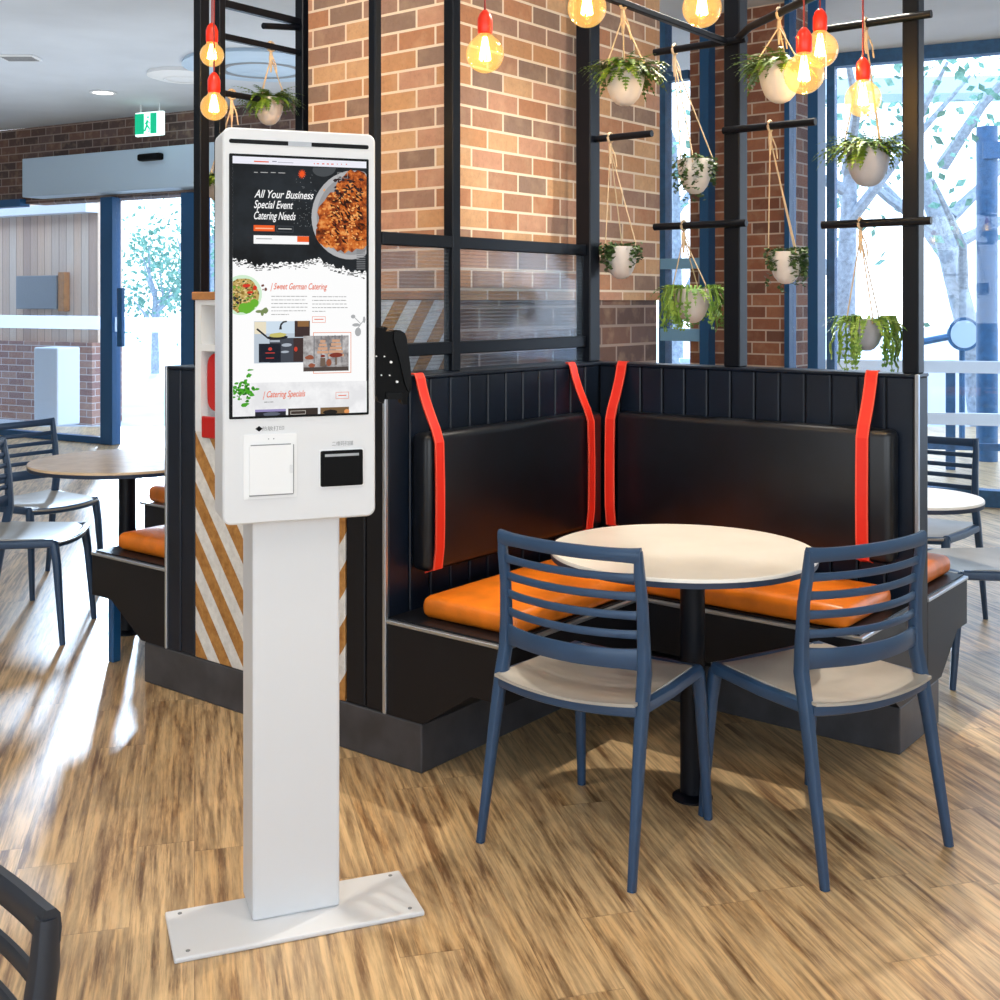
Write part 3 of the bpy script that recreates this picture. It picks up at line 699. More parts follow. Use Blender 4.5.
make_planter('pale planter with thin ivy strands hung before the red brown brick pier',786,268,4.38,34,AB(.012,.74,2.127),'ivy',seed=17,trail=.13,span=.10,leaf='leaf3',hgt=.95)
make_planter('pale grey planter with bushy fern hung from the right post top peg',868,167,4.17,45,AB(.012,1.10,2.45),'fern',pot='pot_grey',seed=19,span=.16,leaf='leaf1')
make_planter('grey planter with long trailing fronds over the right partition, lowest right',866,335,4.17,36,AB(.012,1.08,1.756),'trail',pot='pot_grey',seed=23,trail=.15,span=.16,leaf='leaf2')
make_planter('fern planter above the kiosk top left, hung in the narrow left frame',269,112,4.85,30,AB(-.80,-1.07,2.523),'fern',seed=29,span=.13)
make_planter('planter almost hidden between kiosk and left steel post, green tips showing',218,190,4.66,26,AB(-1.0,-1.07,2.30),'fern',seed=31,span=.085)

# ------------------------------------------------------------------ kiosk
PSI=math.radians(21); kw=Vector((math.cos(PSI),math.sin(PSI),0)); kn=Vector((math.sin(PSI),-math.cos(PSI),0))
KC=Vector((-.489,2.845,0))           # column front centre on the floor
K=thing('self_service_kiosk','white self-service ordering kiosk with a tall lit touchscreen on a floor stand','kiosk',KC,PSI)
# local: x = width, -y = towards viewer, z up
MB().box2((-.295,-.098,0),(.292,.125,.012),.004,2).build('base_plate',M['kiosk'],K)
for sx_ in (-.262,.262):
    for sy_ in (-.072,.103): MB().lathe([(0,.0121),(.0052,.0121),(.0052,.013),(.003,.0134),(0,.0134)],(sx_,sy_,0),12).build('bolt',M['grey'],K)
MB().box2((-.105,0,.012),(.106,.15,1.0),.006,2).build('column',M['kiosk'],K)
HW,HT,HBt=.1815,1.889,.966
def rrect(x0,x1,z0,z1,r,n=6):
    o=[]
    for (cx,cz,a0) in ((x1-r,z0+r,-PI/2),(x1-r,z1-r,0),(x0+r,z1-r,PI/2),(x0+r,z0+r,PI)):
        for i in range(n+1): a=a0+PI/2*i/n; o.append((cx+r*math.cos(a),cz+r*math.sin(a)))
    return o
hd_=MB(); prs=[(-.050,.004),(-.046,0),(.085,0),(.090,.004)]; rings=[]
for y,ins in prs: rings.append([hd_.bm.verts.new((x,y,z)) for x,z in rrect(-HW+ins,HW-ins,HBt+ins,HT-ins,.020-ins)])
for a_,b_ in zip(rings,rings[1:]):
    n=len(a_)
    for i in range(n): hd_.bm.faces.new((a_[i],a_[(i+1)%n],b_[(i+1)%n],b_[i]))
hd_.bm.faces.new(rings[0][::-1]); hd_.bm.faces.new(rings[-1]); hd_.build('housing',M['kiosk'],K,smooth=True)
FY=-.050
def hl(px,py):   # photo point -> (x,z) on the front plane of the housing
    P0=KC+kn*(-FY); r=(px-500)/F; s=(r*P0.y-P0.x)/(kw.x-r*kw.y); Y=P0.y+s*kw.y
    return s,H-(py-YH)*Y/F
def slab(x0,x1,z0,z1,y0,y1,r=0):
    m=MB(); m.prism(rrect(x0,x1,z0,z1,r,5) if r else [(x0,z0),(x1,z0),(x1,z1),(x0,z1)],1,y0,y1); return m
XA=hl(229,150)[0]; XB=hl(368.6,150)[0]; ZB,ZA=1.212,1.828
scr=slab(XA,XB,ZB,ZA,FY-.0015,FY+.001,.003).build('touchscreen',M['black'],K)
slab(XA+.000,XB-.000,1.852,1.862,FY-.001,FY+.001,.0045).build('status_slot',M['black'],K)
slab(-.030,.025,1.8515,1.8625,FY-.0016,FY,.001).build('camera_module',M['silver'],K)
ix0,ix1,iz0,iz1=XA+.008,XB-.006,ZB+.006,ZA-.006
def uv(px,py):
    u=(px-231.7)/(367.0-231.7); top=153.5+12.5*u; bot=415.2+1.5*u
    return ix0+(ix1-ix0)*u, iz1+(iz0-iz1)*(py-top)/(bot-top)
def Z1(x,y): return uv(210+x/5.882,140+y/5.882)
def Z2(x,y): return uv(210+x/5.882,270+y/5.882)
SM={}
def sm(c,e=1.0):
    k=(c,e)
    if k not in SM: SM[k]=screen_mat('screen colour %02x%02x%02x'%c,c,e)
    return SM[k]
YS=[FY-.0016]
def flat(name,polys,c,e=1.0,parent=None,material=None,lay=None):
    """thin shape drawn on the display"""
    YS[0]-=.00006; y=YS[0] if lay is None else lay; m=MB()
    for P in polys:
        P=[(min(max(p[0],ix0),ix1),min(max(p[1],iz0),iz1)) for p in P]
        Q=[P[0]]
        for p in P[1:]:
            if (p[0]-Q[-1][0])**2+(p[1]-Q[-1][1])**2>1e-10: Q.append(p)
        if len(Q)<3: continue
        try: m.bm.faces.new([m.bm.verts.new((p[0],y,p[1])) for p in Q])
        except Exception: pass
    return m.build(name,material or sm(c,e),parent or scr)
def R1(a,b,c,d,Z=Z1):
    u0,v0=Z(a,b); _,v1=Z(a,d); u1,_=Z(c,b); return [(u0,v0),(u1,v0),(u1,v1),(u0,v1)]
def oval(Z,cx,cy,rx,ry,n=40,j=0,rnd=None):
    return [Z(cx+rx*(1+(rnd.uniform(-j,j) if j else 0))*math.cos(2*PI*i/n),cy+ry*(1+(rnd.uniform(-j,j) if j else 0))*math.sin(2*PI*i/n)) for i in range(n)]
def frame(Z,a,b,c,d,w=2.2):
    (u0,v0),(u1,_),(_,v1),_=R1(a,b,c,d,Z); wu=abs(Z(a+w,b)[0]-u0); wv=abs(Z(a,b+w)[1]-v0)
    q=lambda x0,z0,x1,z1:[(x0,z0),(x1,z0),(x1,z1),(x0,z1)]
    return [q(u0,v0,u1,v0-wv),q(u0,v1+wv,u1,v1),q(u0,v0,u0+wu,v1),q(u1-wu,v0,u1,v1)]
rd=random.Random(4)
flat('page_background',[[(ix0,iz0),(ix1,iz0),(ix1,iz1),(ix0,iz1)]],(252,252,252))
flat('top_bar',[[Z1(125,60),Z1(925,120),Z1(925,192),Z1(125,122)]],(238,238,248))
# dark banner with a ragged lower edge
edge=[(125,690),(170,700),(220,705),(260,735),(330,728),(400,718),(480,735),(560,722),(620,706),(700,752),(780,770),(850,795),(925,806)]
low=[]
for (x0_,y0_),(x1_,y1_) in zip(edge,edge[1:]):
    for k in range(8): f_=k/8; low.append((x0_+(x1_-x0_)*f_,y0_+(y1_-y0_)*f_+rd.uniform(-13,13)))
low.append(edge[-1])
dk_=screen_mat('screen dark slate',(18,22,26),1.0,[(.3,(10,12,15)),(.7,(36,42,48))],9)
flat('banner_background',[[Z1(x,y) for x,y in [(125,122),(925,192)]]+[Z1(x,y) for x,y in low[::-1]]],(18,22,26),material=dk_)
flat('banner_splatter',[[Z1(x+rd.uniform(-9,9),y+rd.uniform(-4,6)) for _ in range(4)] for x,y in [(rd.uniform(140,915),0) for _ in range(0)]]+[R1(x,y,x+rd.uniform(5,22),y+rd.uniform(2,6)) for x,y in [(lx+rd.uniform(-10,10),ly+rd.uniform(2,26)) for lx,ly in low for _ in (0,1)]],(30,32,34))
flat('banner_dust',[R1(x,y,x+rd.uniform(2,4),y+rd.uniform(2,4)) for x,y in [(rd.gauss(560,55),rd.uniform(200,520)) for _ in range(90)] if 400<x<650],(150,156,160))
flat('small_bowl',[[Z1(x,y) for x,y in [(600,170)]+[(665+70*math.cos(a),182+46*math.sin(a)) for a in [PI*.98-PI*.94*i/14 for i in range(15)]]+[(738,178)]]],(70,74,78))
flat('dinner_plate',[oval(Z1,835,462,246,262)],(178,178,180))
flat('plate_well',[oval(Z1,842,462,222,236)],(150,150,152))
food=screen_mat('screen grilled meat',(190,95,35),1.0,[(.36,(60,24,8)),(.46,(150,66,22)),(.54,(206,108,42)),(.64,(236,160,88))],38)
flat('grilled_meat',[oval(Z1,790,490,165,185,44,.09,rd),oval(Z1,850,330,115,125,36,.12,rd),oval(Z1,690,560,75,85,26,.1,rd),oval(Z1,885,590,60,80,22,.1,rd)],(190,95,35),material=food)
def strokes(n,x0,x1,y0,y1,L0,L1,w):
    o=[]
    for _ in range(n):
        x=rd.uniform(x0,x1); y=rd.uniform(y0,y1); a=rd.gauss(.75,.35); L=rd.uniform(L0,L1); dx,dy=math.cos(a)*L,math.sin(a)*L; nx,ny=-math.sin(a)*w*rd.uniform(.6,1.3),math.cos(a)*w
        o.append([Z1(x,y),Z1(x+dx*.5+nx,y+dy*.5+ny),Z1(x+dx,y+dy),Z1(x+dx*.5-nx*.6,y+dy*.5-ny*.6)])
    return o
flat('charred_bits',strokes(75,690,890,260,600,18,60,9),(44,18,8))
flat('sauce_bits',strokes(60,670,880,290,620,14,46,7),(120,46,14))
flat('light_meat',strokes(60,700,880,330,600,8,26,6),(246,176,104))
flat('charred_specks',[oval(Z1,rd.uniform(730,905),rd.uniform(230,360),rd.uniform(5,16),rd.uniform(4,9),7,.4,rd) for _ in range(45)],(50,34,36))
flat('glazed_bits',[oval(Z1,rd.uniform(640,900),rd.uniform(300,650),rd.uniform(4,13),rd.uniform(3,7),7,.4,rd) for _ in range(60)],(238,160,84))
flat('sun_logo',[[Z1(532+(26 if i%2 else 13)*math.cos(2*PI*i/24),206+(30 if i%2 else 15)*math.sin(2*PI*i/24)) for i in range(24)]],(238,84,30))
def text(name,s,Z,x,y,size,c,parent=None,shear=.35,offset=0,wid=None,bold=0,zdir=1,m=None):
    cu=bpy.data.curves.new(name,'FONT'); cu.body=s; cu.shear=shear; cu.offset=bold; cu.size=1.0; cu.fill_mode='FRONT'
    o=bpy.data.objects.new(name,cu); COL.objects.link(o); dg=bpy.context.evaluated_depsgraph_get(); dg.update()
    me=bpy.data.meshes.new_from_object(o.evaluated_get(dg)); bpy.data.objects.remove(o); bpy.data.curves.remove(cu)
    xs=[v.co.x for v in me.vertices]; w0=max(xs)-min(xs); k=(wid/w0 if wid else size); YS[0]-=.00006
    x00=min(xs)
    for v in me.vertices:
        X=Z(x+(v.co.x-x00)*k,y)[0]; Zz=Z(x,y-v.co.y*size)[1]; v.co=(X,YS[0],Zz)
    me.materials.clear(); me.materials.append(m or sm(c)); oo=bpy.data.objects.new(name,me); COL.objects.link(oo); oo.parent=parent or scr
    return oo
text('heading_text','All Your Business',Z1,252,330,66,(248,248,248),wid=350,bold=.012)
text('heading_text','Special Event',Z1,250,392,66,(248,248,248),wid=230,bold=.012)
text('heading_text','Catering Needs',Z1,250,458,66,(248,248,248),wid=245,bold=.012)
flat('menu_links',[R1(a,b,a+w,b+4) for a,b,w in ((250,180,22),(288,182,42),(348,186,28),(392,190,40))],(190,190,190))
flat('top_bar_links',[R1(250,114,336,121),R1(603,145,608,152),R1(620,147,634,152),R1(652,149,666,155),R1(680,151,694,157),R1(706,153,722,159),R1(742,155,746,161),R1(768,157,772,163),R1(797,159,803,165)],(232,96,60))
flat('search_hint',[R1(356,120,382,126),R1(388,128,480,131)],(150,150,165))
flat('order_button',[R1(248,493,370,528)],(240,96,36))
flat('order_button_text',[R1(258,509,362,516)],(255,190,150))
flat('menu_button',frame(Z1,382,504,480,541,2.5),(80,84,90))
flat('menu_button_text',[R1(392,519,470,525)],(200,200,200))
flat('search_field',[R1(248,553,573,603)],(250,250,250))
flat('search_button',[R1(503,571,573,605)],(240,96,36))
flat('search_field_text',[R1(262,571,354,577)],(170,170,170))
flat('corner_button',frame(Z1,745,206,808,240,2.5),(150,150,150))
flat('cutlery_pattern',[R1(862,y,916,y+5) for y in range(668,780,11)],(120,122,125))
# white page
flat('salad_plate',[oval(Z2,178,138,118,118)],(208,236,205))
salad=screen_mat('screen salad',(150,140,60),1.0,[(.32,(70,40,30)),(.44,(150,120,50)),(.54,(214,180,110)),(.62,(120,150,50)),(.72,(200,60,30))],110)
flat('salad',[oval(Z2,180,140,96,102,34,.06,rd)],(150,140,60),material=salad)
for nm_,cc_,k_ in (('grain_bits',(226,200,140),34),('dark_greens',(48,74,36),22),('leaf_bits',(120,164,60),20),('olive_bits',(44,40,52),14)):
    flat(nm_,[oval(Z2,180+80*math.sqrt(rd.random())*math.cos(a_),140+88*math.sqrt(rd.random())*math.sin(a_),rd.uniform(4,11),rd.uniform(3,8),7,.4,rd) for a_ in [rd.uniform(0,2*PI) for _ in range(k_)]],cc_)
flat('salad_greens',[oval(Z2,205,215,50,30,16,.2,rd),oval(Z2,250,190,26,24,12,.2,rd)],(104,176,48))
flat('tomato_pieces',[oval(Z2,205,85,22,12,8,.2,rd),oval(Z2,255,100,12,14,8,.2,rd),oval(Z2,225,125,18,8,8,.2,rd)],(214,52,30))
flat('spice_bits',[oval(Z2,300,88,9,8,8,.2,rd),oval(Z2,318,112,8,10,8,.2,rd),oval(Z2,302,112,5,5,6,.2,rd)],(110,56,44))
flat('olive_leaves',[oval(Z2,278,240,20,9,10),oval(Z2,298,248,10,20,10),oval(Z2,316,236,16,18,10,.1,rd)],(120,138,88))
text('section_heading_text','| Sweet German Catering',Z2,345,112,52,(226,92,50),wid=338,bold=.012)
def para(Z,x,y,w,n,dy,sl=0):
    o=[]
    for i in range(n):
        xx=x; end=x+w*(1 if i<n-1 else rd.uniform(.2,.98))-rd.uniform(0,12)
        while xx<end:
            L=rd.uniform(10,34); L=min(L,end-xx); yy=y+i*dy; u0,v0=Z(xx,yy); v0=Z(x,yy)[1]; v1=Z(x,yy+3.5)[1]; u1=Z(xx+L-4,yy)[0]; o.append([(u0,v0),(u1,v0),(u1,v1),(u0,v1)]); xx+=L
    return o
flat('paragraph',para(Z2,350,152,218,6,21.5),(120,120,120)); flat('paragraph',para(Z2,592,166,218,5,21.5),(120,120,120))
flat('outline_button',frame(Z2,592,284,672,321,2.5),(226,120,84)); flat('outline_button_text',[R1(604,299,660,304,Z2)],(226,92,50))
flat('herb_drawing',[oval(Z2,870,388,19,26,12),oval(Z2,858,346,24,10,10),oval(Z2,840,296,14,12,8),oval(Z2,908,318,8,20,8)]+[[Z2(870,360),Z2(905,318),Z2(909,320),Z2(874,364)],[Z2(850,300),Z2(890,340),Z2(888,344),Z2(846,303)]],(170,172,174))
# kitchen photograph
flat('kitchen_photo',[R1(250,297,578,545,Z2)],(188,200,212))
flat('kitchen_wall',[R1(320,300,490,372,Z2)],(206,222,236)); flat('kitchen_cream',[R1(252,300,320,372,Z2)],(232,222,196)); flat('kitchen_counter',[R1(340,400,578,545,Z2)],(66,70,80))
flat('kitchen_dark',[R1(487,305,578,400,Z2),R1(480,405,540,545,Z2)],(60,44,44)); flat('kitchen_brown',[R1(505,306,572,340,Z2)],(140,100,60))
flat('pan',[oval(Z2,385,398,62,13),[Z2(270,338),Z2(330,392),Z2(322,398),Z2(262,346)]],(34,34,38)); flat('pan_food',[oval(Z2,385,384,50,14,16,.12,rd)],(200,190,110))
flat('faucet',[[Z2(395,352),Z2(402,320),Z2(418,304),Z2(440,302),Z2(442,310),Z2(422,314),Z2(410,328),Z2(412,352)]],(36,38,42))
flat('kitchen_shine',[oval(Z2,440,445,30,10),oval(Z2,430,485,24,7),R1(342,412,400,424,Z2)],(170,178,190))
flat('gift_box',[R1(277,430,405,541,Z2)],(20,24,38)); flat('gift_box_mark',[oval(Z2,343,464,11,10),R1(316,484,370,489,Z2),R1(318,515,366,519,Z2)],(204,64,54))
flat('red_mark',[oval(Z2,494,472,10,14)],(200,60,40))
flat('photo_border',frame(Z2,597,378,828,621,4),(232,146,112))
cake=screen_mat('screen cake table',(150,140,135),1.0,[(.3,(92,84,84)),(.5,(160,156,156)),(.7,(206,204,204))],45)
flat('cake_photo',[R1(538,396,812,606,Z2)],(150,150,150),material=cake)
flat('cake_boards',[R1(600+i*42,400,606+i*42,560,Z2) for i in range(5)],(120,120,124))
cm1=[]
for cx,w0,y0,nl in ((655,16,425,4),(735,24,425,5)):
    for k in range(nl): cm1.append(R1(cx-w0-k*6,y0+k*21,cx+w0+k*6,y0+16+k*21,Z2))
flat('cakes',cm1,(206,160,130)); flat('cake_base',[oval(Z2,735,518,40,14),oval(Z2,655,520,14,8)],(126,52,40)); flat('cake_stand',[R1(730,530,740,575,Z2)],(110,92,80)); flat('cake_stand',[R1(640,530,670,580,Z2)],(110,92,80))
flat('glass_jars',[oval(Z2,692,560,16,22,12),oval(Z2,575,525,26,14,12,.15,rd),oval(Z2,590,572,22,12,12,.2,rd)],(150,84,60)); flat('cake_table',[R1(540,582,812,606,Z2)],(78,68,64))
# lower grey section
flat('marble_band',[[Z2(125,655),Z2(925,678),Z2(925,870),Z2(125,865)]],(236,236,238),material=screen_mat('screen marble',(236,236,238),1.0,[(.40,(228,228,230)),(.6,(244,244,245))],18))
flat('parsley',[oval(Z2,rd.gauss(192,32),rd.gauss(700,38),rd.uniform(7,17),rd.uniform(5,13),9,.35,rd) for _ in range(46)],(70,160,36)); flat('parsley_shade',[oval(Z2,rd.gauss(192,26),rd.gauss(700,30),rd.uniform(4,9),rd.uniform(3,7),7,.35,rd) for _ in range(26)],(34,104,18))
text('section_heading_text','| Catering Specials',Z2,300,748,52,(226,92,50),wid=250,bold=.012)
flat('small_caption',para(Z2,308,774,186,1,20),(70,70,70)); flat('outline_button',frame(Z2,733,736,813,776,2.5),(226,120,84)); flat('outline_button_text',[R1(748,754,798,759,Z2)],(226,92,50))
flat('menu_card',[R1(255,818,435,862,Z2)],(34,34,44)); flat('menu_card_sky',[R1(255,818,435,832,Z2)],(150,140,190)); flat('menu_card_dish',[oval(Z2,350,848,50,12,16,.1,rd)],(90,96,110))
flat('menu_card',[R1(448,820,625,863,Z2)],(56,46,40)); flat('menu_card_rule',frame(Z2,462,834,552,856,2.5),(210,204,196))
flat('menu_card',[R1(640,823,813,863,Z2)],(120,92,60)); flat('menu_card_dish',[oval(Z2,700,852,46,14,16,.1,rd)],(30,26,24)); flat('menu_card_spot',[oval(Z2,800,852,16,14)],(226,150,90))
# printer door, reader, labels
a0=hl(243.2,440)[0]; a1=hl(296.5,440)[0]; zt_=hl(270,434)[1]; zb_=hl(270,498)[1]
pd=slab(a0,a1,zb_,zt_,FY-.003,FY+.001,.003).build('printer_surround',M['kiosk_light'],K)
i0=hl(249,440)[0]; i1=hl(293,440)[0]; zt2=hl(270,445)[1]; zb2=hl(270,494)[1]
slab(i0,i1,zb2,zt2,FY-.006,FY-.003,.002).build('printer_door',M['kiosk_light'],pd)
slab(i0+.003,i1-.006,zt2-.000,zt2+.0022,FY-.0064,FY-.003).build('paper_slot',M['grey'],pd)
slab(i1-.001,i1+.0012,zb2,zt2,FY-.0062,FY-.003).build('door_gap',M['grey'],pd)
slab(i0,i1,zb2-.0028,zb2,FY-.0062,FY-.003).build('door_gap',M['grey'],pd)
slab(i1-.009,i1-.002,(zb2+zt2)/2-.010,(zb2+zt2)/2+.010,FY-.0078,FY-.006,.002).build('latch',M['kiosk'],pd)
for k,c_ in ((-.004,'silver'),(.008,'grey')):
    MB().lathe([(0,0),(.0016,0),(.0016,.0006),(0,.0006)],n=10).build('indicator',M[c_],pd,loc=((a0+a1)/2+k,FY-.0032,zt_-.011)).rotation_euler=(PI/2,0,0)
r0=hl(320.3,470)[0]; r1=hl(362.3,470)[0]; zr1=hl(341,450)[1]; zr0=hl(341,485.5)[1]
rs=slab(r0-.003,r1+.003,zr0-.003,zr1+.003,FY-.002,FY+.001,.004).build('reader_surround',M['kiosk_light'],K)
rr=slab(r0,r1,zr0,zr1,FY-.006,FY-.002,.004).build('scanner_window',M['black'],rs)
slab(r0+.010,r1-.010,zr1-.014,zr1-.008,FY-.0066,FY-.006).build('light_strip',M['silver'],rs)
slab(r0+.009,r1-.009,zr0+.012,zr1-.018,FY-.0064,FY-.006).build('scan_glass',M['black_matt'],rs)
def ktext(s,px,py,wpx,hpx,name,parent,material):
    x,z=hl(px,py); x2=hl(px+wpx,py)[0]; z2=hl(px,py-hpx)[1]
    cu=bpy.data.curves.new(name,'FONT'); cu.body=s; cu.size=1.0; o=bpy.data.objects.new(name,cu); COL.objects.link(o); dg=bpy.context.evaluated_depsgraph_get(); dg.update()
    me=bpy.data.meshes.new_from_object(o.evaluated_get(dg)); bpy.data.objects.remove(o); bpy.data.curves.remove(cu)
    if not me.vertices: return
    xs=[v.co.x for v in me.vertices]; ys=[v.co.y for v in me.vertices]
    for v in me.vertices:
        v.co=(x+(x2-x)*(v.co.x-min(xs))/(max(xs)-min(xs)),FY-.0006,z+(z2-z)*(v.co.y-min(ys))/(max(ys)-min(ys)))
    me.materials.clear(); me.materials.append(material); oo=bpy.data.objects.new(name,me); COL.objects.link(oo); oo.parent=parent
ktext('热敏打印',262,431,22,4.6,'printed_label',K,M['grey']); ktext('二维码扫描',332,446,21,4.6,'printed_label',K,M['grey'])
lx,lz=hl(259,428.8); m_=MB(); m_.prism([(lx-.009,lz),(lx,lz-.0065),(lx+.009,lz),(lx,lz+.0065)],1,FY-.0006,FY); m_.build('printed_symbol',M['black_matt'],K)
# side payment holder
def Z4(x,y): return hl(360+x/8.33,300+y/8.33)
ol=[(120,228),(165,232),(205,238),(215,222),(242,232),(228,262),(262,268),(300,252),(345,252),(385,275),(402,320),(415,430),(430,560),(445,690),(442,750),(405,805),(408,872),(372,872),(352,832),(218,832),(208,868),(168,850),(122,755)]
m_=MB(); m_.prism([Z4(*p) for p in ol],1,FY+.012,FY+.050); hb=m_.build('terminal_holder',M['black_matt'],K)
m_=MB(); m_.prism([Z4(*p) for p in [(290,268),(345,262),(378,285),(395,330),(425,560),(434,700),(405,760),(380,700),(330,480),(285,330)]],1,FY+.004,FY+.012); m_.build('holder_rim',M['black'],hb)
m_=MB(); m_.prism([Z4(*p) for p in [(225,772),(360,772),(360,828),(225,828)]],1,FY+.006,FY+.012); m_.build('holder_foot',M['grey'] if 0 else M['black'],hb)
for x_,y_,r_ in ((145,470,.9),(212,472,.9),(268,520,1.5),(187,628,.9),(256,630,.9),(318,683,1.5)):
    xx,zz=Z4(x_,y_); m_=MB(); m_.prism([(xx+r_*.0021*math.cos(2*PI*i/12),zz+r_*.0021*math.sin(2*PI*i/12)) for i in range(12)],1,FY+.008,FY+.012); m_.build('screw',M['kiosk_light'],hb)
MB().box2((HW-.004,FY+.02,Z4(0,600)[1]),(HW+.012,FY+.045,Z4(0,300)[1])).build('mounting_bracket',M['black_matt'],hb)

# ------------------------------------------------------------------ ceiling fittings
def on_ceil(px,py):
    Y=(CZ-H)*F/(YH-py); return Vector(((px-500)/F*Y,Y,CZ))
c=on_ceil(103,92); t=thing('downlight','small round lit downlight in the ceiling at the far left','light',c)
MB().lathe([(.09,-.001),(.115,-.001),(.12,-.010),(.09,-.012)],n=28).build('bezel',M['white'],t); MB().lathe([(0,-.006),(.09,-.006)],n=28).build('diffuser',M['lampwhite'],t)
c=on_ceil(20,57); t=thing('ceiling_vent','small grey slotted vent in the ceiling at the top left','vent',c)
MB().box2((-.14,-.10,-.014),(.14,.10,-.0),.003,1).build('frame',M['white'],t)
q_=MB()
for k in range(5): q_.box2((-.12,-.08+k*.036,-.018),(.12,-.068+k*.036,-.012))
q_.build('slats',M['grey'],t)
for px,py,lab,rr_ in ((182,73,'pale round ceiling fitting left of the steel post',.28),(262,64,'large round ceiling fitting seen through the narrow left frame',.62)):  # two plain round ceiling fittings
    c=on_ceil(px,py); t=thing('ceiling_disc',lab,'ceiling fitting',c)
    MB().lathe([(0,-.05),(rr_*.7,-.055),(rr_,-.03),(rr_*.98,0)],n=40).build('cover',M['white'] if rr_<.4 else M['header'],t,smooth=True)
    MB().lathe([(rr_*.45,-.056),(rr_*.5,-.062),(rr_*.55,-.056)],n=40).build('ring',M['grey'] if rr_>.4 else M['white'],t)
# exit sign
c=at(150,124,11.3); t=thing('exit_sign','green running person exit sign hung below the ceiling at the far left','sign',c,-.45)
MB().box2((-.17,-.02,-.115),(.17,.02,.115),.01).build('housing',M['signwhite'],t)
q_=MB(); q_.box2((-.165,-.025,-.095),(-.055,-.02,.10)); q_.box2((.025,-.025,-.095),(.10,-.02,.10)); q_.build('green_panel',M['green'],t)
q_=MB(); q_.tube([(-.045,-.022,-.07),(-.02,-.022,-.02),(-.012,-.022,.035)],.010,6); q_.tube([(-.012,-.022,-.02),(.012,-.022,-.045),(.006,-.022,-.08)],.009,6); q_.tube([(-.04,-.022,.0),(-.012,-.022,.032),(.014,-.022,.004)],.006,6); q_.lathe([(0,-.014),(.012,0),(0,.014)],(-.004,-.022,.062),8)
q_.build('running_figure',M['green'],t)
MB().box2((-.12,-.004,.115),(-.11,.004,CZ-c.z)).build('hanger',M['white'],t); MB().box2((.11,-.004,.115),(.12,.004,CZ-c.z)).build('hanger',M['white'],t)

# ------------------------------------------------------------------ outdoors
struct('ground',MB().box2((-45,6,-.14),(45,70,-.104)),M['ground'])
# weathered timber building beyond the left glass
o_=WL+WLd*WLs(60)+Vector((-.49,-.87,0))*-1.6
t=thing('timber_building','weathered timber board building outside the left glass','building',WL,WLr)
e0,e1=WLa(0,1.9)-2.5,WLa(92,1.9)
MB().box2((e0,2.0,.95),(e1,2.4,3.0)).build('board_wall',M['timber'],t)
MB().box2((e0,1.9,-.104),(e1,2.4,.95)).build('brick_base',M['outbrick'],t)
MB().box2((WLa(17,1.9),1.88,1.38),(WLa(57,1.9),1.99,1.82),.01).build('grey_panel',M['grey'],t)
MB().box2((e0,1.80,2.62),(e1,2.0,2.74)).build('fascia',M['white'],t)
MB().box2((WLa(58,1.9),1.90,1.35),(WLa(64,1.9),1.99,1.86)).build('wood_batten',M['wood'],t)
tag(MB().box((0,0,.55),(.42,.35,.95),None,.02).build('service_box',M['white'],None,loc=WL+WLd*WLa(57,1.3)+Vector((.493,.87,0))*1.3+Vector((0,0,-.104)),rz=WLr),'white upright box standing before the timber building','box')
# trees
def make_tree(loc,h,r,label,trunk_r=.12,seed=1,lean=(0,0),leafn=900,branches=6,crown_z=.6,lm='tree'):
    rnd=random.Random(seed); t=thing('street_tree',label,'tree',loc,0,'trees outside the windows')
    tr=MB(); top=Vector((lean[0],lean[1],h*.62)); tr.tube([(0,0,0),(lean[0]*.2,lean[1]*.2,h*.2),(lean[0]*.55,lean[1]*.55,h*.42),top],[trunk_r,trunk_r*.85,trunk_r*.7,trunk_r*.5],10)
    tips=[]
    for k in range(branches):
        a=2*PI*k/branches+rnd.uniform(-.4,.4); z=rnd.uniform(.28,.62)*h; b0=Vector((lean[0]*z/h,lean[1]*z/h,z)); e=b0+Vector((math.cos(a)*r*rnd.uniform(.6,1),math.sin(a)*r*rnd.uniform(.6,1),h*rnd.uniform(.15,.4)))
        mid=(b0+e)/2+Vector((rnd.uniform(-.2,.2),rnd.uniform(-.2,.2),-.1)); tr.tube([b0,mid,e],[trunk_r*.5,trunk_r*.34,trunk_r*.12],7); tips.append(e)
    tr.build('trunk',M['bark'],t,smooth=True)
    lv=MB()
    for i in range(leafn):
        e=rnd.choice(tips); p=e+Vector((rnd.gauss(0,r*.28),rnd.gauss(0,r*.28),rnd.gauss(0,h*.10))); s_=rnd.uniform(.04,.09)
        u=Vector((rnd.uniform(-1,1),rnd.uniform(-1,1),rnd.uniform(-1,1))).normalized()*s_; w=u.cross(Vector((rnd.uniform(-1,1),rnd.uniform(-1,1),.3))).normalized()*s_*.6
        lv.bm.faces.new([lv.bm.verts.new(q) for q in (p-u,p+w,p+u,p-w)])
    lv.build('foliage',M[lm],t)
    return t
GZ=-.104
def gp(px,Y): return Vector(((px-500)/F*Y,Y,GZ))
make_tree(gp(842,13),5.2,1.7,'pale trunked tree outside just right of the brick pier',.14,3,(.1,0),420)
make_tree(gp(985,14.5),5.6,2.0,'leaning pale tree outside right of the last steel post',.17,9,(-.9,0),260)
make_tree(gp(676,17),5.0,1.6,'tree outside the narrow window between the brick walls',.12,15,(0,0),500)
make_tree(gp(155,26),3.0,.75,'green tree across the street seen through the glass door',.10,21,(0,0),900,9)
make_tree(gp(205,24),4.6,.8,'tree beside the blue door stile across the street',.14,25,(.2,0),700,7)
